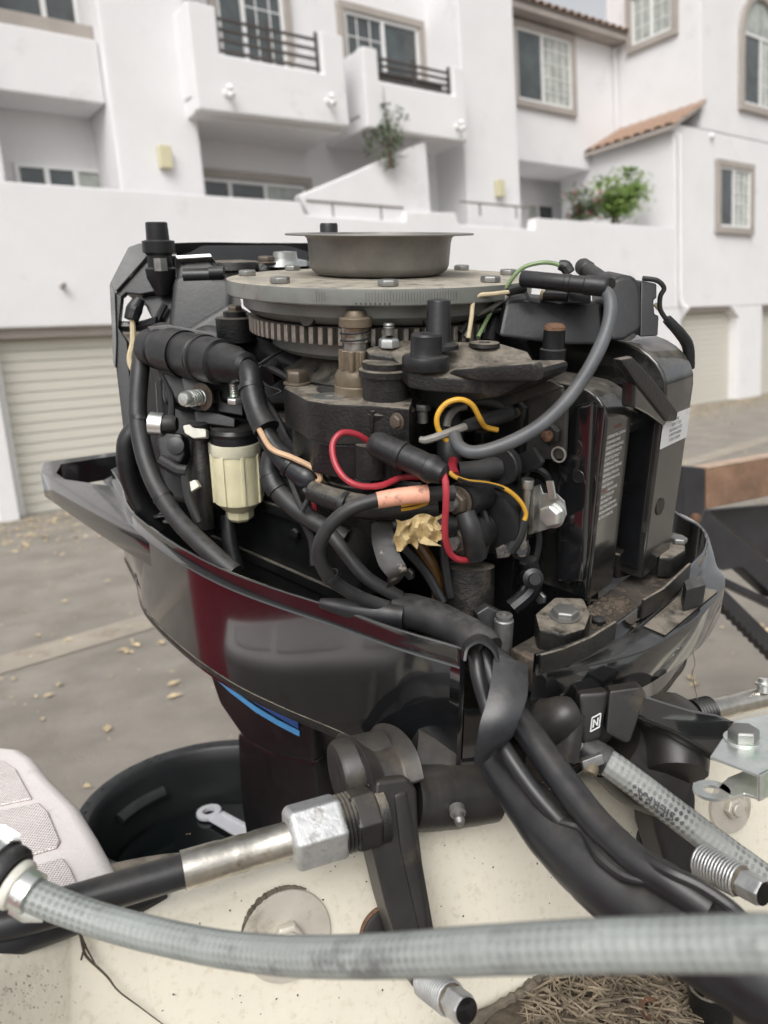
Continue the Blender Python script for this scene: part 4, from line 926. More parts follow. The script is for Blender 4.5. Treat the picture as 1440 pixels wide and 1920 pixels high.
# hose clamp and valve
p = D(296, 795, .80); S().lathe(p, V(Rt)-Up*.1, [(.011, -.008), (.012, -.008), (.012, .006), (.011, .006)], 20).obj('hose_clamp', 'zinc', MO); S().lathe(p+Rt*.006, Rt, [(.0095, 0), (.0095, .01), (.007, .014)], 16).obj('hose_end', 'rubberdust', MO)
S().prism([D(x, y, .80) for x, y in ((291, 822), (312, 806), (342, 814), (346, 852), (338, 872), (300, 866))], Fw*.03).obj('fuel_valve', 'plastic', MO, bevel=.004)
S().lathe(D(330, 836, .797), -Fw, [(.009, 0), (.009, .003), (.003, .004), (0, .004)], 20).obj('valve_cap', 'plastic', MO)
S().tube([D(300, 862, .79), D(330, 880, .79), D(350, 884, .79)], .0065, 10).obj('valve_stem', 'plastic', MO)
S().prism([D(x, y, .79) for x, y in ((344, 908), (366, 899), (374, 912), (354, 925), (346, 922))], Fw*.012).obj('connector', 'white', MO, bevel=.001)
s = S().prism([D(x, y, .775) for x, y in ((342, 798), (355, 795), (362, 802), (386, 804), (387, 820), (362, 822), (346, 812))], Fw*.014).obj('connector', 'white', MO, bevel=.0015)
# ---- fuel filter
fc = D(440, 821, .80); kf = .80/FP
FIL = S().lathe(fc, Aw, [(0, .013), (kf*36, .0125), (kf*42, .0115), (kf*45, .009), (kf*46.5, .008), (kf*46.5, .005), (kf*45.5, .004), (kf*46, .002), (kf*46, -.004), (0, -.004)], 36).obj('fuel_filter', 'plastic', MO)
S().lathe(fc, Aw, [(kf*43, -.003), (kf*50, -.003), (kf*50, -.014), (kf*48, -.016), (0, -.016)], 12).obj('filter_collar', 'filterclear', FIL)
S().lathe(fc, Aw, [(kf*47, -.0155), (kf*46.5, -.068), (kf*43, -.070), (kf*29, -.078), (0, -.078)], 24, sx=Rt+Bw*.41).obj('filter_bowl', 'filter', FIL)
for an in (0, 1, 2, 3, 4, 5, 6, 7):
    a_ = math.pi/4*an+.41; r = math.cos(a_)*Rt+math.sin(a_)*Bw; S().box(fc+r*kf*46-Aw*.041, Aw.cross(r)*.0018, r*.002, Aw*.0265).obj('bowl_rib', 'filter', FIL, bevel=.0006)
S().lathe(fc, Aw, [(kf*28, -.0785), (kf*27, -.087), (kf*20, -.091), (0, -.091)], 8).obj('filter_drain', 'filter', FIL, bevel=.0008)
# filter bracket with its stud
S().prism([D(x, y, .785) for x, y in ((364, 770), (392, 770), (441, 784), (440, 802), (424, 800), (366, 792))], Fw*.03).obj('filter_bracket', 'plastic', MO, bevel=.0015)
S().prism([D(x, y, .79) for x, y in ((404, 732), (412, 730), (414, 750), (428, 756), (455, 756), (456, 780), (408, 772))], Fw*.03).obj('filter_bracket', 'plastic', MO, bevel=.0015)
S().lathe(D(372, 800, .79), Aw, [(.011, -.012), (.012, .004), (.009, .006), (0, .006)], 16).obj('pipe_cap', 'rubber', MO)
p = D(440, 756, .735); bolt('zinc', MO, p, Aw, .0075, tall=1.2)
s = S(); prof = [(0, .026)]
for i in range(9, -1, -1): prof += [(.0036, .006+i*.002+.0012), (.0042, .006+i*.002+.0006)]
s.lathe(p, Aw, prof[::-1], 14).obj('stud', 'zinc', MO)
# ---- taped harness running down from the boot
tub('harness_sleeve', 'rubber', [(452, 688, .715), (468, 700, .70), (474, 740, .695), (484, 775, .69), (500, 805, .685)], [.0085, .0105, .0112, .0108, .0125], 14)
tub('harness', 'tape', [(486, 780, .692), (505, 825, .69), (540, 868, .68), (575, 895, .672), (590, 900, .672)], [.0085, .009, .0105, .0115, .009], 12)
tub('wire', 'tan', [(478, 788, .682), (490, 812, .675), (510, 842, .668), (548, 858, .664), (585, 876, .662), (600, 892, .662), (596, 904, .664), (584, 900, .668)], .0026, 8)
tub('wire', 'rubberdust', [(584, 898, .664), (580, 930, .664), (566, 958, .666)], .0024, 8)
tub('wire', 'rubberdust', [(540, 885, .675), (552, 920, .672), (566, 955, .668)], .0024, 8)
tub('harness', 'rubberdust', [(510, 850, .70), (505, 885, .70), (520, 918, .695), (560, 958, .685), (612, 990, .675), (650, 1010, .67)], [.009, .0088, .0092, .0088, .0085, .008], 12)
tub('harness_band', 'rubber', [(508, 893, .698), (514, 910, .696), (522, 922, .694)], .0104, 12)
# ---- starter motor
pk = LT
SAX = T(668, 735, .037); SAX = SAX
sl, stt = (SAX-G0).dot(Lw), (SAX-G0).dot(Tw)
def sa_(px, py): return PL(px, py, SAX, (Fw-Aw*Fw.dot(Aw)).normalized())
def alongA(py):                                                    # height on the starter axis seen at photo row py
    p = sa_(668, py); return (p-SAX).dot(Aw)
hN = lambda y: alongA(y)
S().lathe(SAX, Aw, [(.0122, hN(612)), (.0122, hN(640)), (.0105, hN(642)), (.0105, hN(690))], 24).obj('starter_shaft', 'steel', MO)
sp_ = []
for i in range(40): a_ = i/39*2.3*2*math.pi; sp_.append(SAX+Aw*(hN(645)+(hN(614)-hN(645))*i/39)+(Rt*math.cos(a_)+Bw*math.sin(a_))*.0125)
S().tube(sp_, .0008, 6, 2).obj('starter_spring', 'rubber', MO)
S().lathe(SAX, Aw, [(.0125, hN(613)), (.0138, hN(611)), (.0140, hN(596)), (.0132, hN(594)), (.009, hN(593)), (.0082, hN(583)), (.0074, hN(581)), (0, hN(581))], 32).obj('starter_cap', 'brass', MO)
s = S(); N = 9; vs = []; h0, h1 = hN(694), hN(655)
for i in range(N*4):
    a_ = 2*math.pi*(i+(-.35 if i % 4 == 1 else .25 if i % 4 == 2 else 0))/(N*4); r = .0146 if i % 4 in (1, 2) else .0112; vs.append(SAX+(Rt*math.cos(a_)+Bw*math.sin(a_))*r+Aw*h0)
s.prism(vs, Aw*(h1-h0)).obj('pinion', 'brass', MO, bevel=.0006, seg=1)
S().lathe(SAX, Aw, [(.0185, hN(745)), (.0185, hN(722)), (.0178, hN(720)), (.0182, hN(717)), (.0178, hN(703)), (.016, hN(694)), (.010, hN(691)), (0, hN(691))], 36).obj('starter_drive', 'brass', MO)
hp = hN(738)
def HP(px, py, dh=0): return PL(px, py, SAX+Aw*(hp+dh), Aw)
plate = [HP(x, y) for x, y in ((531, 726), (575, 750), (620, 757), (700, 760), (768, 766), (776, 745), (760, 722), (720, 716), (690, 712), (590, 704), (552, 704))]
S().prism(plate, -Aw*.034).obj('starter_housing', 'blackdirty', MO, bevel=.002)
S().prism([p.lerp(HP(655, 735), .1)-Aw*.0345 for p in plate], -Aw*.03).obj('starter_housing', 'black', MO, bevel=.003)
bolt('brownbolt', MO, HP(557, 720), Aw, .0100, tall=1.7)
S().lathe(HP(617, 744), Aw, [(.0042, 0), (.0142, 0), (.0142, .0009), (.0042, .0009), (.0042, 0)], 28, cap=False).obj('washer', 'alu', MO)
S().lathe(HP(648, 735)+Bw*.012, Aw, [(.026, -.001), (.026, .0008), (0, .001)], 28).obj('drive_recess', 'plastic', MO)
cb = SAX+Aw*(hN(800))+Tw*.01-Lw*.0
S().lathe(cb, -Aw, [(.035, -.02), (.036, 0), (.0385, .001), (.0385, .006), (.036, .007), (.036, .045), (.0385, .046), (.0385, .052), (.036, .053), (.036, .14), (.03, .15)], 40).obj('starter_body', 'black', MO)
# ---- ignition covers at the front of the block
def cover(name, m, l0, l1, t0, t1, a0, a1, R=.03, bev=.006, n=7):
    P_ = [(l1, a0), (l0, a0), (l0, a1-R)]
    for i in range(1, n+1): a = math.pi/2*i/n; P_.append((l0+R*1.3*(1-math.cos(a)), a1-R+R*math.sin(a)))
    P_.append((l1, a1+.004))
    return S().prism([LT(l, t0, a) for l, a in P_], Tw*(t1-t0)).obj(name, m, MO, bevel=bev, seg=3, ang=40)
c1 = cover('ignition_cover', 'coverp', -.031, .10, .149, .195, -.315, -.127, .026, .0022)
t2 = (LP(1243, 783, -.047)-G0).dot(Tw)
t3 = (LP(1296, 760, -.047)-G0).dot(Tw)
c2 = cover('ignition_cover', 'coverp', -.047, .12, t2, t3, -.315, -.098, .04, .003)
S().box(LT(-.026, .1475, -.225), Lw*.003, Tw*.0015, Aw*.085).obj('cover_rib', 'gloss', MO, bevel=.001)
S().box(LT(-.020, .1470, -.225), Lw*.003, Tw*.0012, Aw*.085).obj('cover_rib', 'gloss', MO, bevel=.001)
box('cover_back', 'black', .012, .09, .186, t2+.01, -.31, -.135, .003)
S().box(LT(.012, t2-.0012, -.22), Lw*.054, Tw*.0012, Aw*.085).obj('cover_flank', 'gloss', MO, bevel=.0005)
for y0, l in ((795, -.020), (900, -.014), (921, -.014)):
    a_ = (LP(1200, y0, l)-G0).dot(Aw); S().box(LT(l+.02, (.196+t2)/2, a_), Lw*.022, Tw*((t2-.196)/2+.001), Aw*.0042).obj('cross_rib', 'black', MO, bevel=.0014)
S().prism([LP(x, y, -.025) for x, y in ((1157, 1040), (1212, 1034), (1210, 1072), (1157, 1086))], Lw*.04).obj('cover_foot', 'blackdirty', MO, bevel=.002)
S().prism([LP(x, y, -.053) for x, y in ((1163, 674), (1188, 669), (1222, 704), (1273, 772), (1269, 790), (1252, 791), (1234, 768), (1192, 716))], Lw*.008).obj('cover_strap', 'blackdirty', MO, bevel=.0025)
S().prism([LP(x, y, -.0505) for x, y in ((1192, 716), (1234, 768), (1252, 791), (1246, 800), (1215, 778), (1190, 765))], Lw*.012).obj('cover_strap', 'coverp', MO, bevel=.002)
hole = LP(1238, 950, -.0475); S().lathe(hole, -Lw, [(.0082, -.004), (.0082, .0005), (0, .0005)], 28).obj('cover_hole', 'gapshade', c2)  # dark disc paints the shaded inside of the hole
# warning lettering
tx = ['OUTBOARD WILL CONTINUE', 'TO RUN AND CAN BE', 'STARTED WITH ELECTRICAL', 'HARNESS DISCONNECTED', 'DO NOT DISCONNECT', 'EXTERNAL ELECTRICAL', 'HARNESS WHEN OPERATING', 'REMOVE ALL SPARK PLUG', 'BOOTS FROM SPARK PLUGS', 'WHEN SERVICING', '              - HIGH VOLTAGE', 'DO NOT TOUCH OR', 'DISCONNECT ANY', 'ELECTRICAL SYSTEM WITH', 'ENGINE RUNNING OR WITH', 'BATTERY CONNECTED.']
lo, hi = LP(1111, 982, -.0315), LP(1128, 828, -.0315); hgt = (hi-lo).dot(Aw); pitch = hgt/(len(tx)-1)
org = LT(-.0316, .1512, 0); org += Aw*((lo-G0).dot(Aw)-(org-G0).dot(Aw))
rx = Tw
for i, ln in enumerate(tx): text(ln, 'warning_lettering', 'whiteink', MO, org+Aw*pitch*(len(tx)-1-i), rx, Aw, pitch*.82, sx=.62)
text('WARNING', 'warning_lettering', 'redink', MO, org+Aw*pitch*(len(tx)+.3)+Tw*.012, rx, Aw, pitch*.95, sx=.6)
text('WARNING', 'warning_lettering', 'redink', MO, org+Aw*pitch*5, rx, Aw, pitch*.82, sx=.52)
# white timing label
LBp = [LP(x, y, -.0474) for x, y in ((1242, 840), (1284, 822), (1294, 753), (1248, 783))]
lb0 = LT(-.0474, t2+.002, 0); la0, la1 = (LP(1242, 840, -.0474)-G0).dot(Aw), (LP(1248, 783, -.0474)-G0).dot(Aw)
lab = S().prism([LT(-.0474, t2+.001, la0), LT(-.0474, t3-.003, la0), LT(-.0474, t3-.003, la1), LT(-.0474, t2+.001, la1)], -Lw*.0006).obj('timing_label', 'label', MO)
for i, ln in enumerate(('TIMING', "PICKUP 6° - 7° BTDC", 'MAX ADVANCE 32° BTDC', 'AT 5000 RPM  (MAXIMUM)', '30° BTDC AT 5000 RPM')):
    text(ln, 'label_lettering', 'ink', lab, LT(-.0482, (t2+t3)/2-.001, la1-(la1-la0)*(.22+i*.165)), Tw, Aw, (la1-la0)*.15, 'CENTER', sx=.55)
# mounting feet and bolts
S().prism([PA(x, y, -.308) for x, y in ((1003, 1150), (1040, 1118), (1095, 1120), (1108, 1150), (1098, 1178), (1060, 1190), (1010, 1180))], -Aw*.022).obj('engine_mount', 'blackdirty', MO, bevel=.003)
p = PA(1059, 1155, -.3075); S().lathe(p, Aw, [(.013, 0), (.013, .0012), (0, .0012)], 28).obj('washer', 'boltgrey', MO); bolt('boltgrey', MO, p+Aw*.0012, Aw, .0112, tall=.85)
S().prism([PA(x, y, -.302) for x, y in ((1240, 1010), (1262, 996), (1284, 1002), (1286, 1030), (1262, 1046), (1235, 1045))], -Aw*.022).obj('engine_mount', 'blackdirty', MO, bevel=.003)
p = PA(1272, 1016, -.3015); bolt('boltgrey', MO, p, Aw, .0085)
S().prism([PA(x, y, -.326) for x, y in ((955, 1215), (1000, 1190), (1080, 1150), (1150, 1100), (1215, 1050), (1270, 1040), (1285, 1080), (1255, 1122), (1190, 1175), (1100, 1212), (1010, 1245))], -Aw*.03).obj('pan_shelf', 'grime', MO, bevel=.003)
s = S()
for i in range(170):
    px, py = random.uniform(1100, 1190), random.uniform(1120, 1180)
    c = PA(px, py, -.3255); r = random.uniform(.0008, .003); s.add([c-Rt*r, c+Bw*r, c+Rt*r, c-Bw*r, c+Aw*r*.8], [(0, 1, 4), (1, 2, 4), (2, 3, 4), (3, 0, 4)])
prop(s.obj('grit', 'mud', MO), kind='stuff')
p = D(945, 1162, .63); S().lathe(p, Aw, [(.008, -.03), (.008, 0), (.0068, .001), (.0068, .0045), (.0035, .005), (.0035, .002), (0, .002)], 20).obj('clamp_screw', 'boltgrey', MO)
S().prism([D(x, y, .64) for x, y in ((892, 1150), (915, 1136), (965, 1160), (955, 1205), (905, 1200))], Fw*.03).obj('shift_bracket', 'plastic', MO, bevel=.002)
p = PA(1122, 1168, -.3255); S().lathe(p, Aw, [(.006, 0), (.006, .004), (.003, .006), (0, .006)], 14).obj('rubber_plug', 'rubber', MO)
# dark tubes and fittings in the lower front
tub('drive_post', 'blackdirty', [(880, 1060, .68), (878, 1190, .69)], .0225, 20)
tub('rubber_hose', 'amber', [(780, 1015, .68), (805, 1050, .68), (820, 1090, .685), (820, 1140, .69)], .0055, 10)
tub('shift_rod', 'plastic', [(990, 1050, .67), (1000, 1100, .68), (960, 1140, .68)], .008, 10)
for x, y in ((1000, 1085), (975, 1030)): S().lathe(D(x, y, .66), -Fw, [(.009, -.02), (.009, 0), (.005, .002), (.005, .008), (0, .008)], 16).obj('fitting', 'plastic', MO)
S().prism([D(x, y, .74) for x, y in ((890, 575), (1200, 575), (1200, 720), (890, 700))], Bw*.03).obj('coil_mount', 'black', MO, bevel=.003)
# ---- switch plate with nuts
def plateT(pts, t, th, m, name, bev=.001): return S().prism([T(x, y, t) for x, y in pts], Tw*th).obj(name, m, MO, bevel=bev)
plateT(((880, 775), (1050, 722), (1062, 760), (1058, 862), (1000, 862), (985, 900), (905, 900), (890, 830)), .128, .006, 'plategrey', 'switch_plate', .002)
S().prism([T(x, y, .105) for x, y in ((862, 771), (1030, 713), (1056, 726), (905, 776))], Tw*.004-Aw*.001).obj('plate_lip', 'plategrey', MO, bevel=.001)
plateT(((1043, 850), (1075, 760), (1112, 752), (1092, 1095), (1040, 1093)), .140, .012, 'gloss', 'cover_flank', .004)
plateT(((985, 885), (1045, 862), (1045, 1090), (985, 1085)), .158, .01, 'plastic', 'coil_plate', .002)
p = T(976, 771, .127); bolt('black', MO, p, -Tw, .0092, Aw); S().lathe(p, -Tw, [(.0042, .006), (.0042, .011), (0, .011)], 14).obj('bolt_end', 'brownbolt', MO)
p = T(1036, 814, .127); bolt('black', MO, p, -Tw, .0092, Aw); S().lathe(p, -Tw, [(.0045, .006), (.0048, .010), (0, .0115)], 14).obj('bolt_end', 'rust', MO)
p = T(1084, 894, .139); S().lathe(p, -Tw, [(.0045, -.004), (.0045, .0005), (.0055, .0005), (.006, 0)], 20).obj('plate_hole', 'plastic', MO)
# terminal boots, yellow loop and grey wires
tub('terminal_boot', 'rubberdust', [(880, 752, .635), (915, 752, .64), (945, 764, .645), (960, 776, .65)], [.0055, .0068, .0066, .005], 12)
tub('terminal_boot', 'rubberdust', [(870, 800, .62), (905, 790, .63), (955, 776, .645)], [.0048, .0062, .0068], 12)
tub('wire', 'yellow', [(838, 826, .612), (822, 805, .607), (820, 780, .603), (836, 757, .60), (862, 749, .599), (885, 759, .602), (900, 785, .61), (910, 800, .622), (932, 806, .63)], .0022, 10)
tub('wire', 'greywire', [(788, 824, .61), (800, 825, .608), (830, 815, .608), (872, 800, .618)], [.0026, .0032, .0032, .0034], 8)
tub('wire', 'greywire', [(838, 800, .64), (842, 782, .64), (856, 766, .64), (875, 760, .64)], .0034, 8)
tub('wire_sleeve', 'rubberdust', [(840, 775, .66), (845, 810, .655), (842, 850, .65), (848, 880, .65)], [.009, .012, .0105, .009], 14)
# ---- throttle plate: rubber mounts, nut, arm
AMZ = -.108
def AM(px, py, dh=0): return D(px, py, .645-(py-640)/60*.045)+Aw*dh
tp = [AM(x, y) for x, y in ((684, 654), (700, 648), (760, 636), (800, 640), (880, 640), (935, 642), (990, 658), (1003, 680), (1000, 700), (900, 712), (800, 706), (766, 700), (735, 668), (690, 662))]
S().prism(tp, -Aw*.012).obj('throttle_plate', 'blackdirty', MO, bevel=.002)
plateT(((768, 690), (850, 690), (1003, 690), (1002, 712), (935, 745), (860, 760), (815, 770), (775, 745)), .062, .05, 'blackdirty', 'throttle_bracket', .004)
S().prism([T(x, y, .05) for x, y in ((836, 702), (850, 692), (1000, 680), (1005, 695), (1003, 716), (900, 716))], Tw*.012).obj('plate_flange', 'blackdirty', MO, bevel=.0025)
s = S().lathe(D(722, 760, .635), Aw, [(.0225, -.012), (.025, -.003), (.022, 0), (.0215, .004), (.0185, .006), (.0185, .024), (.0215, .025), (.0215, .030), (.0185, .031), (.0185, .036)], 36)
s.obj('bearing_post', 'blackdirty', MO)
S().prism([AM(x, y, -.0005) for x, y in ((686, 656), (728, 644), (770, 646), (800, 668), (775, 678), (735, 668))], -Aw*.020).obj('arm_boss', 'blackdirty', MO, bevel=.002)
p = AM(729, 652, .0005); bolt('galv', MO, p, Aw, .0088, tall=1.3); S().lathe(p, Aw, [(.0046, .01), (.0046, .0155), (.0049, .016), (.0044, .0165), (.0049, .018), (.0044, .0185), (.004, .0195), (0, .0195)], 18).obj('stud', 'boltgrey', MO)
p = AM(798, 692); S().lathe(p, Aw, [(.018, 0), (.0187, .001), (.0187, .009), (.018, .0105), (.0128, .0115), (.0122, .0135), (.0122, .026), (.0110, .0275), (0, .0278)], 36).obj('rubber_mount', 'rubber', MO)
p = D(821, 646, .614); s = S().lathe(p, Aw, [(.017, -.003), (.0165, .0002), (.0115, .0025), (.0102, .005), (.0092, .0335), (.0087, .0345), (.007, .035), (0, .035)], 32).obj('rubber_buffer', 'plastic', MO)
S().lathe(AM(908, 649), Aw, [(.004, .0), (.013, 0), (.0125, .003), (.005, .0032), (.004, 0)], 24, cap=False).obj('plate_boss', 'blackdirty', MO)
p = D(792, 757, .645); bolt('boltgrey', MO, p, -Aw, .0075, tall=1.3); S().lathe(p, -Aw, [(.005, .006), (.005, .016), (0, .017)], 14).obj('bolt_end', 'boltgrey', MO)
# ---- coil pack, its plug lead and boots
S().prism([D(x, y, .655) for x, y in ((948, 562), (1000, 558), (1130, 570), (1135, 648), (1060, 648), (934, 632))], Bw*.045).obj('coil', 'plastic', MO, bevel=.004, label='low black coil box')
S().prism([D(x, y, .64) for x, y in ((1141, 545), (1150, 524), (1165, 517), (1186, 516), (1199, 528), (1204, 556), (1203, 618), (1172, 638), (1144, 640))], Bw*.06).obj('coil', 'plastic', MO, bevel=.004, label='taller coil with rounded top')
S().prism([D(x, y, .665) for x, y in ((1202, 528), (1232, 532), (1232, 560), (1226, 562), (1228, 590), (1236, 592), (1234, 630), (1200, 632))], Bw*.03).obj('connector', 'plastic', MO, bevel=.002)
a, b = D(976, 522, .635), D(1096, 534, .615); ax = b-a; Lb = ax.length
S().lathe(a, ax, [(0, 0), (.0058, .0004), (.0068, .002), (.0068, Lb*.7), (.0073, Lb*.71), (.0073, Lb*.78), (.0068, Lb*.79), (.0070, Lb), (.0078, Lb*1.02), (.0078, Lb*1.3), (.0066, Lb*1.34), (0, Lb*1.35)], 24).obj('plug_boot', 'rubber', MO)
a, b = D(1090, 498, .66), D(1140, 532, .62); ax = b-a; Lb = ax.length
S().lathe(a, ax, [(0, 0), (.0062, .0004), (.0072, .003), (.0072, Lb*.25), (.0064, Lb*.27), (.0064, Lb*.9), (.007, Lb*.92), (.0055, Lb*1.05), (0, Lb*1.06)], 20).obj('plug_boot', 'rubberdust', MO)
S().cyl(D(1020, 553, .65), D(1078, 555, .64), .0048, 16).obj('wire_boot', 'rubber', MO); S().cyl(D(1016, 549, .651), D(1022, 551, .65), .0052, 14).obj('wire', 'beige', MO)
S().prism([D(x, y, .635) for x, y in ((1066, 540), (1108, 545), (1110, 570), (1064, 568))], Bw*.02).obj('coil_tower', 'plastic', MO, bevel=.002)
tub('plug_lead', 'hosegrey', [(1128, 540, .612), (1142, 556, .606), (1144, 590, .602), (1130, 640, .598), (1096, 705, .592), (1052, 762, .588), (1000, 806, .586), (940, 836, .587), (890, 848, .59), (862, 838, .596), (852, 815, .605)], [.004, .0052, .0054, .0054, .0054, .0054, .0053, .0054, .0053, .0052, .005], 16)
p = D(1040, 618, .632); S().lathe(p, Aw, [(.0105, -.026), (.0108, -.016), (.0092, -.015), (.0088, -.001), (.0092, 0)], 24).obj('coil_post', 'rubber', MO); S().lathe(p, Aw, [(.0092, 0), (.0088, .0025), (.0065, .0048), (0, .0055)], 22).obj('rivet', 'rust', MO)
tub('wire', 'green', [(896, 632, .66), (918, 590, .67), (945, 545, .66), (975, 506, .65), (1010, 493, .645), (1040, 494, .645), (1056, 502, .645)], .0018, 8)
tub('wire_sleeve', 'rubberdust', [(1048, 497, .645), (1060, 500, .645), (1068, 512, .645)], [.004, .0055, .005], 10)
tub('wire', 'beige', [(878, 634, .64), (884, 595, .64), (887, 566, .64), (897, 554, .64), (925, 551, .642), (958, 547, .645)], .0019, 8)
tub('wire_sleeve', 'rubber', [(952, 548, .645), (966, 544, .648), (985, 542, .65)], .0036, 10)
tub('wire', 'greywire', [(872, 632, .665), (890, 595, .668), (930, 572, .665), (960, 548, .66)], .0021, 8)
tub('wire', 'rubber', [(862, 625, .66), (880, 605, .665), (905, 590, .67), (940, 580, .67)], .0026, 8)
tub('wire', 'rubber', [(985, 548, .64), (994, 562, .64), (1012, 568, .64)], .0013, 6)
tub('rubber_hose', 'rubber', [(915, 640, .69), (925, 605, .69), (945, 585, .69)], .009, 10)
tub('wire', 'rubberdust', [(1205, 522, .67), (1232, 526, .67), (1245, 540, .672), (1238, 556, .675), (1238, 580, .68), (1250, 600, .685)], .0022, 8)
tub('wire', 'beige', [(1228, 570, .68), (1240, 585, .683), (1250, 600, .685)], .0018, 8)
tub('wire_sleeve', 'rubber', [(1250, 598, .685), (1275, 625, .69), (1290, 650, .70), (1292, 690, .71)], [.0042, .005, .0052, .0052], 12)
# ---- red lead with its fuse body
a, b = D(700, 830, .612), D(832, 890, .585); ax = b-a; Lb = ax.length; f = Lb
S().lathe(a, ax, [(0, -.002), (0.0082, -.001), (0.0103, .002), (0.0107, f*.1), (0.0111, f*.38), (0.0119, f*.39), (0.0119, f*.44), (0.0105, f*.45), (0.0105, f*.78), (0.0113, f*.79), (0.0113, f*.86), (0.0097, f*.9), (0.0078, f*1.0), (0.0048, f*1.03), (0, f*1.03)], 30).obj('fuse_holder', 'rubber', MO)
S().lathe(D(696, 848, .635), Aw, [(.014, -.02), (.014, .008), (.012, .009), (0, .009)], 20).obj('boss', 'blackdirty', MO)
tub('wire', 'red', [(692, 828, .618), (668, 814, .61), (640, 812, .603), (624, 832, .60), (627, 865, .597), (645, 895, .594), (675, 911, .594), (715, 910, .6), (755, 895, .615), (800, 895, .63)], .0025, 10)
tub('wire', 'red', [(830, 884, .585), (836, 910, .582), (836, 950, .585), (834, 985, .592), (836, 1015, .60), (846, 1040, .61), (865, 1050, .618), (888, 1048, .63)], .0027, 10)
tub('wire', 'red', [(853, 890, .63), (848, 875, .635), (850, 862, .64)], .004, 8)
tub('wire', 'yellow', [(842, 885, .62), (855, 895, .62), (880, 903, .62), (915, 907, .625), (950, 918, .63), (975, 940, .635), (986, 962, .64), (983, 975, .642)], .0019, 8)
tub('wire_tracer', 'rubber', [(858, 897, .6185), (880, 904.5, .6182), (915, 908.5, .6232), (945, 916, .6285)], .0014, 6)
S().prism([D(x, y, .645) for x, y in ((655, 848), (662, 838), (700, 845), (697, 905), (680, 915), (655, 890))], Fw*.004).obj('spring_clip', 'plastic', MO, bevel=.001)
# ---- starter solenoid with terminals
p = D(958, 968, .68); ax_ = (Lw*-.45-Tw*.9+Rt*.35).normalized()
S().lathe(T(945, 968, .11), -Tw+Lw*-.0, [(.028, -.05), (.028, 0), (.030, .001), (.030, .006), (.026, .007), (.026, .016), (.028, .017), (.028, .021), (.02, .024), (0, .024)], 36).obj('solenoid', 'rubber', MO)
for x, y in ((861, 940), (866, 1012)):
    q = T(x, y, .055); S().lathe(q, -Tw, [(.0155, -.03), (.0155, 0), (0, 0)], 24).obj('terminal_base', 'rubber', MO); bolt('brownbolt', MO, q, -Tw, .0105, Aw); S().lathe(q, -Tw, [(.0055, .006), (.0055, .013), (0, .0135)], 16).obj('terminal_stud', 'boltgrey', MO)
S().lathe(T(862, 940, .056), -Tw, [(.0135, .0), (.0135, .001), (0, .001)], 24).obj('terminal_washer', 'boltgrey', MO)
tub('wire_sleeve', 'rubberdust', [(872, 962, .61), (885, 1000, .61), (892, 1040, .625)], [.008, .0088, .0092], 12)
tub('terminal_boot', 'rubberdust', [(856, 884, .64), (895, 884, .645), (935, 876, .65)], [.0085, .0095, .0108], 14)
S().lathe(D(940, 874, .645), -Tw, [(.0165, -.006), (.0165, .001), (.0155, .002), (0, .002)], 28).obj('terminal_cap', 'rubberdust', MO)
S().prism([T(x, y, .115) for x, y in ((960, 858), (1000, 838), (1018, 868), (1008, 880), (970, 888))], Tw*.006).obj('cap_tab', 'rubberdust', MO, bevel=.002)
# fuse clip: steel tube, bracket, lug
q0, q1 = T(990, 898, .10), T(977, 1040, .10); u_ = (q1-q0).normalized(); Lq = (q1-q0).length
S().lathe(q0, u_, [(0, 0), (.0052, 0), (.0055, .001), (.0055, .0075), (.0035, .008), (.0035, Lq*.8), (.0055, Lq*.81), (.0055, Lq*.9), (.0038, Lq*.91), (.0045, Lq), (0, Lq)], 20).obj('damper', 'steel', MO)
S().prism([T(x, y, .112) for x, y in ((996, 915), (1012, 908), (1018, 925), (1042, 925), (1058, 940), (1062, 965), (1052, 985), (995, 1002))], Tw*.0015).obj('clip_bracket', 'alu', MO, bevel=.0006)
S().prism([T(x, y, .103) for x, y in ((994, 916), (1002, 912), (999, 1000), (990, 1003))], Tw*.010).obj('clip_edge', 'steel', MO, bevel=.0006)
p = T(1036, 965, .1115); S().lathe(p, -Tw, [(.0115, 0), (.0115, .001), (0, .001)], 28).obj('washer', 'alu', MO); bolt('zinc', MO, p-Tw*.001, -Tw, .0098, Aw)
S().prism([T(x, y, .108) for x, y in ((1023, 902), (1036, 902), (1042, 935), (1030, 938))], Tw*.002).obj('ring_lug', 'zinc', MO, bevel=.0005)
tub('wire', 'rubberdust', [(965, 884, .66), (1000, 878, .66), (1022, 888, .66), (1030, 905, .665)], .0032, 8)
tub('wire_sleeve', 'rubberdust', [(984, 974, .645), (972, 1005, .65), (955, 1030, .655)], [.004, .0055, .0065], 10)
S().prism([D(x, y, .65) for x, y in ((930, 1030), (945, 1020), (962, 1032), (955, 1045), (932, 1048))], Fw*.01).obj('wire_clip', 'blackdirty', MO, bevel=.001)
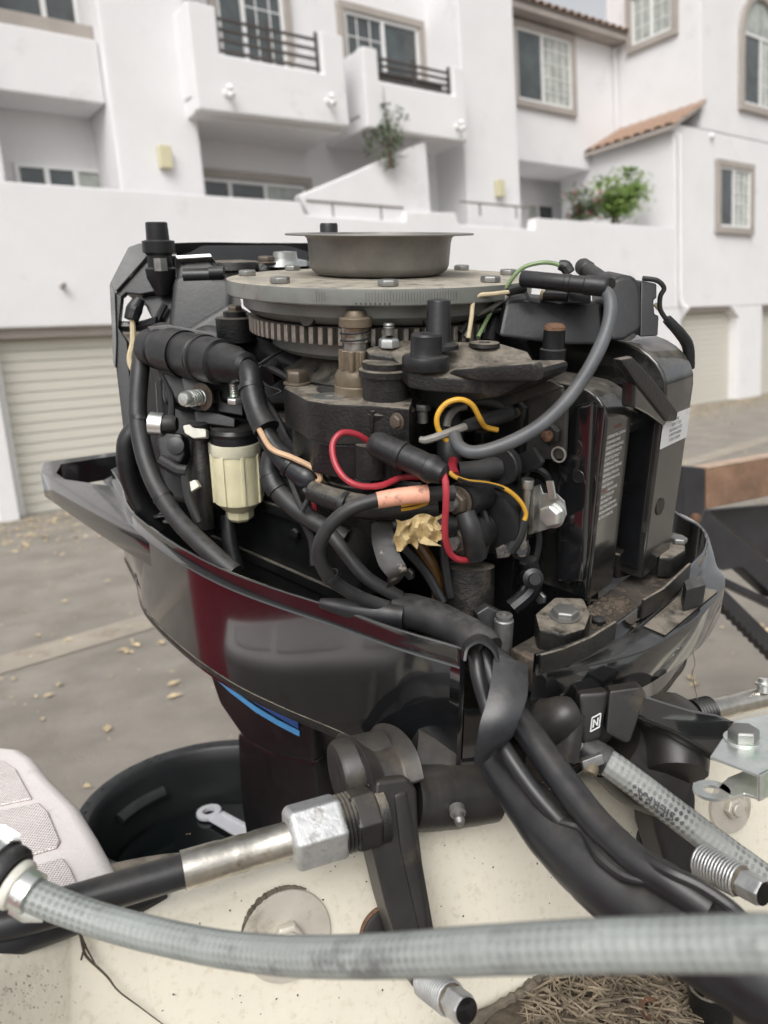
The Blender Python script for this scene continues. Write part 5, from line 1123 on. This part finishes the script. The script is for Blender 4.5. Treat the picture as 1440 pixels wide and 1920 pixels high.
# ---- heavy battery leads and the peeling tapes
tub('battery_lead', 'rubberdust', [(850, 925, .61), (800, 926, .605), (755, 930, .602), (705, 938, .60), (655, 955, .60), (615, 990, .605), (598, 1030, .612), (606, 1065, .62), (632, 1095, .632), (680, 1122, .645), (740, 1142, .655)], [.0066]+[.0057]*10, 14)
tub('tape_wrap', 'pink', [(802, 925, .6045), (755, 930, .602), (707, 938, .60)], [.0072, .007, .0066], 16)
tub('battery_lead', 'rubberdust', [(620, 1000, .655), (650, 1040, .65), (690, 1085, .65), (750, 1120, .655)], .0060, 14)
tub('harness', 'blackdirty', [(584, 920, .66), (625, 935, .65), (680, 950, .64), (735, 955, .63), (820, 950, .63)], [.009, .0095, .0105, .0098, .009], 14)
tub('wire', 'yellow', [(752, 948, .618), (775, 944, .618), (800, 940, .622)], .0016, 6); tub('wire', 'yellow', [(752, 956, .618), (778, 952, .618), (802, 944, .622)], .0014, 6)
tub('harness', 'rubber', [(740, 985, .64), (790, 985, .635), (850, 990, .64)], .011, 12)
s = S(); N, Mm = 16, 11; vs = []
for i in range(N):
    for j in range(Mm):
        u_, v_ = i/(N-1), j/(Mm-1)
        top = 974-12*u_+5*math.sin(u_*9); bot = 1028-8*u_+7*math.sin(u_*13+1)
        px = 741+u_*86+4*math.sin(v_*8+u_*3); py = top+(bot-top)*v_
        if i == N-1: px += 5*math.sin(j*2.1)
        vs.append(D(px+random.uniform(-1, 1), py+random.uniform(-1, 1), .612+.006*math.sin(u_*11+v_*4)*math.sin(v_*7+u_*5)+.004*math.sin(u_*23)-.006*math.sin(math.pi*v_)))
fs = [(i*Mm+j, i*Mm+j+1, i*Mm+Mm+j+1, i*Mm+Mm+j) for i in range(N-1) for j in range(Mm-1) if not (7 <= i <= 9 and j > 7-(i == 8)) and not (i > 12 and j > 6+(15-i))]
s.add(vs, fs); s.obj('masking_tape', 'mtape', MO, ang=25)
s = S(); s.add([D(795, 1005, .606), D(828, 1024, .60), D(800, 1022, .598), D(786, 1018, .604), D(806, 1012, .598)], [(0, 4, 3), (0, 1, 4), (4, 1, 2), (3, 4, 2)]); s.obj('tape_tail', 'mtape', MO)
S().ribbon([D(716, 978, .632), D(718, 1010, .62), D(730, 1050, .612), D(745, 1075, .61), D(740, 1094, .622)], [Rt*.0085+Up*.002, Rt*.0088+Up*.003, Rt*.0085+Up*.004, Rt*.0075+Up*.004, Rt*.0065+Up*.004], .0009, 6).obj('tape_tail', 'tapeflap', MO)
# ---- smaller fittings: ties, clips, bolts and stray wires through the middle of the engine
def ring_at(name, m, p, ax, r, h): return S().lathe(p, ax, [(r*.9, -h), (r, -h), (r, h), (r*.9, h), (r*.9, -h)], 22, cap=False).obj(name, m, MO)
for a_, b_, r in (((262, 775, .815), (262, 795, .814), .0108), ((300, 925, .797), (312, 942, .793), .0107), ((540, 868, .68), (552, 878, .678), .0122), ((640, 945, .645), (655, 950, .642), .0118), ((616, 1075, .626), (626, 1088, .63), .0078), ((470, 722, .698), (472, 735, .696), .0122)):
    A_, B_ = D(*a_), D(*b_); ring_at('cable_tie', 'plastic', (A_+B_)/2, B_-A_, r, .0022)
for x, y, t, r, m in ((560, 775, .012, .006, 'black'), (745, 790, .012, .0055, 'brownbolt'), (590, 830, .068, .005, 'boltgrey'), (610, 905, .066, .0055, 'black'), (720, 1010, .066, .006, 'brownbolt'), (770, 1075, .068, .006, 'boltgrey'), (555, 1000, .066, .006, 'black'), (905, 1105, .115, .0065, 'brownbolt'), (1015, 1120, .13, .006, 'boltgrey')):
    bolt(m, MO, T(x, y, t), -Tw, r, Aw)
S().prism([T(x, y, .0135) for x, y in ((532, 752), (560, 756), (566, 800), (548, 806), (533, 790))], Tw*.006).obj('housing_lug', 'blackdirty', MO, bevel=.0015)
S().prism([T(x, y, .0125) for x, y in ((590, 762), (600, 763), (602, 806), (592, 805))], Tw*.006).obj('casting_seam', 'blackdirty', MO, bevel=.001)
S().prism([T(x, y, .0125) for x, y in ((690, 770), (700, 771), (698, 812), (690, 811))], Tw*.006).obj('casting_seam', 'blackdirty', MO, bevel=.001)
for pts, r, m in (([(545, 650, .79), (575, 662, .77), (612, 655, .76), (632, 668, .75)], .004, 'rubber'), ([(505, 690, .75), (545, 712, .735), (565, 735, .73)], .0035, 'rubberdust'), ([(490, 742, .73), (520, 790, .72), (540, 830, .71), (560, 850, .70)], .0045, 'rubber'),
    ([(880, 930, .655), (905, 960, .65), (915, 1000, .65), (905, 1045, .655)], .0038, 'rubber'), ([(700, 960, .65), (720, 1000, .65), (760, 1030, .655), (800, 1075, .66), (830, 1130, .66)], .0042, 'rubber'), ([(650, 870, .66), (690, 880, .655), (740, 905, .65), (790, 912, .645)], .0032, 'rubberdust'),
    ([(560, 960, .69), (585, 1010, .69), (590, 1060, .69)], .0045, 'rubber'), ([(1000, 960, .67), (1010, 1010, .675), (1000, 1060, .68), (980, 1110, .68)], .0035, 'rubber'), ([(830, 1000, .66), (835, 1060, .665), (845, 1120, .67)], .004, 'rubberdust'), ([(905, 690, .66), (950, 720, .66), (1000, 735, .66)], .003, 'rubber'),
    ([(300, 690, .81), (320, 740, .80), (322, 790, .80)], .0035, 'rubber'), ([(345, 880, .79), (352, 930, .79), (372, 980, .79)], .0045, 'rubberdust'), ([(300, 650, .86), (292, 610, .87), (310, 570, .87)], .004, 'rubber'), ([(570, 918, .665), (590, 935, .66), (615, 940, .655), (660, 930, .645)], .0026, 'rubberdust')):
    tub('wire' if r < .004 else 'rubber_hose', m, pts, r, 8, 6)
tub('wire', 'red', [(585, 925, .69), (590, 950, .69), (588, 985, .695), (583, 1010, .70)], .0026, 8)
for x, y, d in ((700, 856, .628), (812, 868, .586)): S().lathe(D(x, y, d), -Fw, [(.0035, 0), (.0035, .001), (0, .0012)], 10).obj('pale_spot', 'boltgrey', MO)  # small pale grey discs facing the viewer
S().lathe(T(1048, 852, .126), -Tw, [(.0055, 0), (.007, 0), (.007, .001), (.0055, .001), (.0055, 0)], 18, cap=False).obj('plate_ring', 'zinc', MO)
for x, y in ((700, 1166), (755, 1178), (765, 1182)): S().lathe(PA(x, y-10, -.335), Aw, [(.0035, 0), (.009, 0), (.009, .001), (.0035, .001), (.0035, 0)], 16, cap=False, ell=.7).obj('tab', 'boltgrey', MO)
tub('rubber_hose', 'sheath', [(600, 1130, .665), (660, 1142, .66), (720, 1150, .655), (760, 1155, .65)], [.004, .009, .0115, .012], 14)
# ================================================================== control cable bundle
CB = thing('cable_bundle', 'thick black control cables wrapped in torn tape, running from the motor into the boat', 'cable bundle', D(930, 1330, .57))
def tubo(par, name, m, pts, r, n=14, sub=7, wob=.008, **kw): return S().tube([D(*p) for p in pts], r, n, sub, wob=wob, **kw).obj(name, m, par)
tubo(CB, 'sleeve', 'rubberdust', [(742, 1143, .66), (770, 1146, .655), (815, 1160, .642), (860, 1182, .625), (895, 1203, .607), (918, 1222, .597)], [.0142, .0150, .0152, .0150, .0158, .013], 22)
S().ribbon([D(870, 1232, .583), D(876, 1208, .585), D(900, 1196, .586), D(926, 1212, .585), D(940, 1246, .584)], [Fw*.014+Rt*.002]*5, .002, 6).obj('torn_tape', 'tape', CB)
S().ribbon([D(922, 1208, .59), D(945, 1226, .579), D(962, 1252, .573), D(970, 1285, .572)], [Rt*.009-Up*.008, Rt*.011-Up*.007, Rt*.008-Up*.003, Rt*.004], .0012, 6).obj('torn_tape', 'tape', CB)
tubo(CB, 'cable', 'sheath', [(885, 1200, .605), (892, 1232, .592), (898, 1270, .585), (912, 1320, .58), (932, 1375, .57), (955, 1418, .558), (1000, 1482, .545), (1052, 1542, .533), (1090, 1580, .53)], [.0062]*9)
tubo(CB, 'cable', 'sheath', [(905, 1210, .60), (915, 1250, .592), (935, 1300, .585), (975, 1352, .578), (1010, 1400, .562), (1060, 1470, .54), (1120, 1545, .515), (1190, 1612, .49), (1250, 1650, .475), (1330, 1705, .46)], [.0068, .0075, .009, .0105, .0108, .0108, .0105, .0105, .0105, .01], 18)
S().ribbon([D(958, 1238, .574), D(953, 1300, .558), D(937, 1352, .550), D(925, 1395, .551), D(908, 1424, .558)], [Rt*.0125-Up*.003, Rt*.0140-Up*.001, Rt*.0140+Up*.001, Rt*.0130+Up*.004, Rt*.006+Up*.005], .0016, 7).obj('torn_tape', 'tape', CB)
shp = [(900, 1400, .60), (945, 1455, .585), (1035, 1555, .548), (1120, 1632, .52), (1215, 1705, .495), (1345, 1778, .465), (1505, 1872, .435), (1740, 1990, .41)]
tubo(CB, 'split_sheath', 'sheath', shp, [.006, .014, .0215, .0245, .026, .027, .0275, .028], 26, 8)
tubo(CB, 'sheath_lip', 'sheath', [(1000, 1535, .54), (1060, 1545, .528), (1095, 1560, .52), (1125, 1605, .50), (1170, 1642, .485), (1215, 1655, .475)], [.002, .0035, .004, .005, .004, .001], 10)
tubo(CB, 'sheath_lip', 'sheath', [(1150, 1545, .53), (1172, 1566, .513), (1200, 1600, .488), (1250, 1632, .47), (1310, 1660, .46), (1370, 1700, .45), (1420, 1745, .445)], [.001, .003, .004, .0045, .004, .004, .003], 10)
# ================================================================== swivel and clamp brackets (part of the motor)
def prD(pts, d, ex, m, name, bev=.003, par=None): return S().prism([D(x, y, d) for x, y in pts], ex).obj(name, m, par or MO, bevel=bev)
prD(((985, 1310), (1030, 1292), (1120, 1280), (1190, 1285), (1175, 1330), (1150, 1390), (1110, 1420), (1060, 1412), (1010, 1370)), .635, Fw*.07, 'bracket', 'swivel_bracket', .006)
tb_ = prD(((1143, 1296), (1200, 1288), (1213, 1302), (1182, 1392), (1172, 1394), (1136, 1376)), .60, Fw*.022+Rt*.004, 'bracket', 'bracket_tab', .003)
prD(((1085, 1300), (1146, 1296), (1128, 1385), (1092, 1400)), .607, Fw*.04, 'bracket', 'bracket_web', .004)
tubo(MO, 'casting_lobe', 'bracket', [(990, 1350, .63), (1030, 1355, .61), (1060, 1340, .60), (1080, 1330, .60)], [.016, .02, .016, .010], 18)
tubo(MO, 'casting_lobe', 'bracket', [(1075, 1340, .60), (1072, 1375, .597), (1058, 1415, .60)], [.010, .0085, .012], 14)
q = D(1107, 1372, .6055); xx_ = (Rt*.5+Up*.27).normalized(); yy_ = Up*1.0+Rt*.12
s = S()
for a, b in (((0, 0), (9.6, 0)), ((9.6, 0), (9.6, 8.6)), ((9.6, 8.6), (0, 8.6)), ((0, 8.6), (0, 0)), ((2.5, 1.8), (2.5, 6.8)), ((2.5, 6.8), (7, 1.8)), ((7, 1.8), (7, 6.8))):
    f_ = lambda p: q+xx_*p[0]*.00082+yy_*p[1]*.00125
    s.tube([f_(a), f_(b)], .0006, 6, smooth=False)
s.obj('cast_emblem', 'label', tb_)
tubo(MO, 'tilt_tube', 'bracket', [(765, 1497, .625), (800, 1494, .632), (850, 1490, .64), (922, 1482, .652)], [.026, .027, .027, .0255], 26)
tubo(MO, 'tilt_casting', 'bracket', [(760, 1420, .66), (830, 1440, .665), (900, 1440, .67), (980, 1430, .68)], [.03, .034, .03, .03], 22)
tubo(MO, 'tilt_casting', 'bracket', [(1150, 1400, .66), (1200, 1440, .665), (1250, 1470, .67)], [.03, .034, .03], 22)
p = D(858, 1522, .607); gz = (-Fw-Up*.55+Rt*.1).normalized(); S().lathe(p, gz, [(.0065, -.004), (.0065, .002), (.004, .003), (.004, .008), (.0045, .0085), (.003, .012), (0, .013)], 16).obj('grease_nipple', 'boltgrey', MO)
# clamp bracket over the transom
arm = [(706, 1466), (765, 1458), (783, 1480), (786, 1552), (794, 1620), (808, 1700), (820, 1770), (810, 1876), (796, 1874), (775, 1852), (745, 1770), (724, 1700), (700, 1600), (690, 1575)]
S().prism([TR_(x, y, .05) for x, y in arm], -tn*.034).obj('clamp_bracket', 'bracket', MO, bevel=.005, seg=3)
S().prism([TR_(x, y, .0525) for x, y in ((738, 1490), (765, 1480), (780, 1560), (800, 1690), (808, 1760), (790, 1765), (770, 1680), (750, 1590))], -tn*.02).obj('clamp_ridge', 'bracket', MO, bevel=.004)
S().ribbon([TR_(742, 1480, .04), TR_(730, 1430, .03), TR_(704, 1398, .005), TR_(676, 1392, -.03), TR_(664, 1420, -.06)], [ed*.021, ed*.021, ed*.020, ed*.018, ed*.016], .012, 7).obj('clamp_hook', 'bracket', MO, bevel=.002)
S().lathe(TR_(662, 1446, .0), -ed, [(.027, -.03), (.028, .010), (.0255, .014), (.02, .0145), (0, .0125)], 36).obj('clamp_hook', 'bracket', MO)
arm2 = [(1246, 1390), (1285, 1345), (1300, 1420), (1308, 1500), (1306, 1570), (1325, 1640), (1338, 1668), (1300, 1662), (1252, 1625), (1232, 1560), (1224, 1500), (1238, 1450)]
S().prism([TR_(x, y, .045) for x, y in arm2], -tn*.032).obj('clamp_bracket', 'bracket', MO, bevel=.005, seg=3)
tubo(MO, 'clamp_hook', 'bracket', [(1240, 1350, .67), (1262, 1380, .65), (1270, 1450, .63)], [.028, .03, .024], 18)
# threaded clamp screws
def screw(a, b, r, tip, par=MO):
    a, b = V(a), V(b); ax = b-a; L_ = ax.length
    s = S().lathe(a, ax, [(r*.84, 0), (r*.84, L_), (r*.76, L_*1.06)], 28).obj('clamp_thread', 'sealant', par)
    xx = ax.orthogonal().normalized(); yy = ax.normalized().cross(xx); n = 13; hl = [a+ax*(i/(n*16))+(xx*math.cos(2*math.pi*i/16)+yy*math.sin(2*math.pi*i/16))*r*.9 for i in range(n*16+1)]
    S().tube(hl, L_/n*.36, 8, smooth=False).obj('thread_ridge', 'galv', s)
    hx = S().lathe(b+ax*.05, ax, [(tip, 0), (tip, L_*.42), (tip*.93, L_*.5)], 6).obj('thread_end', 'galv', s, bevel=.0008)
    S().lathe(b+ax*.05, ax, [(tip*.82, L_*.505), (0, L_*.505)], 20).obj('painted_tip', 'tapeflap', s)
screw(D(1312, 1612, .575), D(1388, 1652, .545), .0128, .0102)
screw(D(798, 1838, .56), D(846, 1874, .53), .0122, .0104)
# ================================================================== steering tube, nut and cable
AX0 = D(590, 1560, .575)
def AXp(px):
    lo_, hi_ = -.6, .6
    for _ in range(40):
        m_ = (lo_+hi_)/2; q = AX0+ed*m_-O; x = 720+FP*q.dot(Rt)/q.dot(Fw)
        if x < px: lo_ = m_
        else: hi_ = m_
    return AX0+ed*lo_
SC = thing('steering_cable', 'black steering cable ending in a silver ferrule and large hex nut', 'steering cable', AXp(450))
def seg(name, m, x0, x1, prof, n=28, par=SC, bev=0):
    a, b = AXp(x0), AXp(x1); L_ = (b-a).length; return S().lathe(a, ed, [(r, h*L_) for r, h in prof], n).obj(name, m, par, bevel=bev)
seg('jacket', 'sheath', -420, 352, [(.0118, 0), (.0118, 1)])
seg('ferrule', 'nickel', 343, 566, [(.0118, 0), (.0135, 0), (.0135, .28), (.0128, .34), (.0132, .42), (.0132, .5), (.0126, .55), (.0131, .62), (.013, .86), (.0145, .93), (.0145, 1)])
seg('coupling_nut', 'galv', 540, 640, [(.0205, 0), (.0248, .09), (.0248, .93), (.0225, 1)], 6, bev=.0018)
for k in range(4): seg('thread', 'blackdirty', 634+k*7, 642+k*7, [(.0205, 0), (.0222, .5), (.0205, 1)], 28, MO)
seg('thread', 'blackdirty', 630, 660, [(.0205, 0), (.0205, 1)], 28, MO)
seg('lock_nut', 'bracket', 655, 704, [(.022, 0), (.0238, .12), (.0238, .9), (.022, 1)], 6, MO, .0015)
seg('tilt_spacer', 'blackdirty', 700, 716, [(.0225, 0), (.0225, 1)], 28, MO)
c3 = thing('control_cable', 'thinner brown black cable lying behind the steering cable', 'cable', D(150, 1655, .64))
tubo(c3, 'jacket', 'blackdirty', [(-120, 1740, .58), (60, 1688, .61), (150, 1655, .63), (215, 1638, .645), (300, 1622, .66), (380, 1615, .68)], .0085)
c4 = thing('control_cable', 'black cable lowest on the splashwell edge at the photo edge', 'cable', D(50, 1770, .53))
tubo(c4, 'jacket', 'sheath', [(-150, 1825, .47), (0, 1772, .50), (90, 1742, .525), (190, 1706, .555), (300, 1675, .59)], .0105)
# ================================================================== steering link on the other side
SL = thing('steering_link', 'black steering arm bolted to a shiny zinc bracket at the photo edge', 'steering arm', D(1330, 1400, .6))
prD(((1203, 1300), (1240, 1312), (1300, 1330), (1345, 1338), (1388, 1355), (1460, 1380), (1400, 1440), (1340, 1420), (1255, 1370), (1196, 1345)), .605, Fw*.012-Up*.006, 'gloss', 'arm', .003, SL)
zz = D(1392, 1400, .565)
def ZP(px, py, h=0): return GR(px, py, zz.z+h)
s = S().prism([ZP(x, y) for x, y in ((1331, 1418), (1376, 1352), (1440, 1338), (1560, 1318), (1560, 1385), (1425, 1454))], -zV*.0022).obj('bracket', 'zinc', SL, bevel=.0007)
e_ = ZP(1425, 1454); f2 = ZP(1500, 1415)
S().prism([e_, f2, f2-zV*.020, e_-zV*.020], (ZP(1331, 1418)-e_).normalized()*.0022).obj('bracket_wall', 'zinc', SL, bevel=.0007)
hb = zz.z-.0195
def ZB(px, py): return GR(px, py, hb)
S().prism([ZB(x, y) for x, y in ((1345, 1482), (1365, 1462), (1420, 1440), (1500, 1430), (1424, 1502), (1395, 1492), (1375, 1500))], zV*.0022).obj('bracket_leg', 'zinc', SL, bevel=.0007)
S().lathe(ZB(1334, 1485), zV, [(.0055, 0), (.0125, 0), (.0125, .0022), (.0055, .0022), (.0055, 0)], 28, cap=False).obj('bracket_eye', 'zinc', SL)
S().lathe(ZP(1394, 1385, .0002), zV, [(.014, 0), (.014, .001), (0, .001)], 28).obj('washer', 'zinc', SL)
bolt('boltgrey', SL, ZP(1394, 1385, .001), zV, .0112, tall=1.25)
RD = thing('steering_rod', 'grimy steel rod with a black threaded collar at the photo edge', 'rod', D(1380, 1320, .68))
q0, q1 = D(1318, 1336, .70), D(1440, 1306, .73); dd = (q1-q0)
S().lathe(q0, dd, [(.0098, 0), (.0102, .03), (.0095, .034), (.0102, .05), (.0102, .3)], 24).obj('rod', 'nickel', RD)
pr = [(.0135, -.012)]
for i in range(6): pr += [(.0125, -.012+i*.0035), (.0138, -.0102+i*.0035)]
S().lathe(q0, dd, pr+[(.012, .009)], 24).obj('collar', 'rubber', RD)
S().lathe(D(1432, 1286, .72), Up, [(.006, -.006), (.006, 0), (.008, .001), (.008, .003), (.005, .0035), (.005, .007), (0, .0075)], 16).obj('joint_nut', 'zinc', RD)
# ================================================================== hoses
BH = thing('braided_hose', 'grey braided hose clamped below the motor, slanting down past the zinc bracket', 'hose', D(1180, 1460, .58))
bp_ = [(1085, 1398, .62), (1115, 1415, .615), (1150, 1437, .61), (1210, 1482, .605), (1280, 1536, .60), (1360, 1596, .592), (1440, 1655, .58), (1560, 1745, .56)]
tubo(BH, 'tube', 'braid', bp_, [.0104, .0108, .011, .0112, .0114, .0116, .0118, .0118], 24)
pc = [(1092, 1400, .618), (1118, 1417, .614), (1138, 1429, .611)]
tubo(BH, 'hose_clamp', 'rubberdust', pc, [.0118, .0122, .0119], 20)
S().lathe(D(1110, 1434, .603), -Rt*.5-Up-Fw*.5, [(.0045, -.004), (.0055, 0), (.0062, .002), (.0058, .007), (.0022, .0075), (.002, .006), (0, .006)], 18).obj('clamp_screw', 'brass', BH)
S().box(D(1110, 1427, .602), Rt*.008+Up*.003, Up*.004-Rt*.001, Fw*.004).obj('clamp_housing', 'boltgrey', BH, bevel=.001)
p = D(1200, 1474, .595); pt = D(1265, 1521, .589); xv_ = (p-pt).normalized(); 
text('SIERRA', 'hose_lettering', 'ink', BH, D(1268, 1527, .5885), xv_, -(Up+Rt*.35), .0095, sx=1.15)
GH = thing('grey_hose', 'blurred grey green hose crossing the whole foreground, clamped to a black bulb', 'hose', D(500, 1795, .38))
hp_ = [(42, 1666, .46), (75, 1684, .458), (150, 1713, .455), (230, 1738, .45), (320, 1760, .44), (430, 1781, .42), (560, 1793, .39), (720, 1792, .352), (900, 1782, .32), (1100, 1774, .295), (1300, 1770, .276), (1500, 1769, .26), (1800, 1776, .25), (2500, 1830, .235), (3600, 1980, .23)]
tubo(GH, 'tube', 'hose', hp_, [.0095]+[.0097, .0094, .0096, .0095, .0094, .0096, .0095, .0095, .0096, .0094, .0095, .0095, .0095, .0095], 32, 10)
c = D(40, 1664, .459); ax = (D(80, 1688, .457)-D(20, 1652, .461)).normalized()
S().lathe(c, ax, [(.0118, -.002), (.0122, -.002), (.0122, .0085), (.0118, .0085)], 32).obj('hose_clamp', 'zinc', GH)
S().lathe(c, ax, [(.0105, -.006), (.0142, -.006), (.0148, -.005), (.0148, -.002), (.0138, -.0005), (.0118, 0)], 32).obj('collar', 'white', GH)
up_ = (-Fw*.2-Up).normalized(); S().box(c+ax*.003-Up*.0145, ax*.0055, Up*.003, Rt*.0065).obj('clamp_screw', 'zinc', GH, bevel=.001)
for a_, b_ in ((-.004, .004), (.003, .005)): S().lathe(c+ax*a_-Fw*.0122+Up*.0, -Fw, [(.0012, 0), (.001, .001), (0, .0012)], 8).obj('clamp_rivet', 'zinc', GH)
S().lathe(c, -ax, [(.0178, .007), (.0192, .009), (.0195, .013), (.0185, .016), (.0195, .018), (.021, .03), (.022, .06), (.02, .1)], 32).obj('bulb', 'rubber', GH)
S().lathe(c, -ax, [(.0198, .018), (.0206, .018), (.0212, .026), (.0204, .026)], 32).obj('bulb_clamp', 'zinc', GH)
S().box(c-ax*.021+Up*.0225+Rt*.004, ax*.006, Up*.0025, Rt*.008).obj('clamp_screw', 'zinc', GH, bevel=.001)
# frayed fibre hanging from the pan
FB_ = thing('frayed_fibre', 'thin brown fibre hanging below the edge of the black cowl pan', 'fibre', D(1300, 1235, .67))
S().tube([D(1299, 1222, .68), D(1303, 1245, .68), D(1299, 1262, .68), D(1302, 1285, .68), D(1308, 1312, .68)], .0004, 5, 5).obj('strand', 'brass', FB_)
S().tube([D(1299, 1255, .68), D(1296, 1272, .68), D(1304, 1290, .68)], .0003, 5, 5).obj('strand', 'brass', FB_)
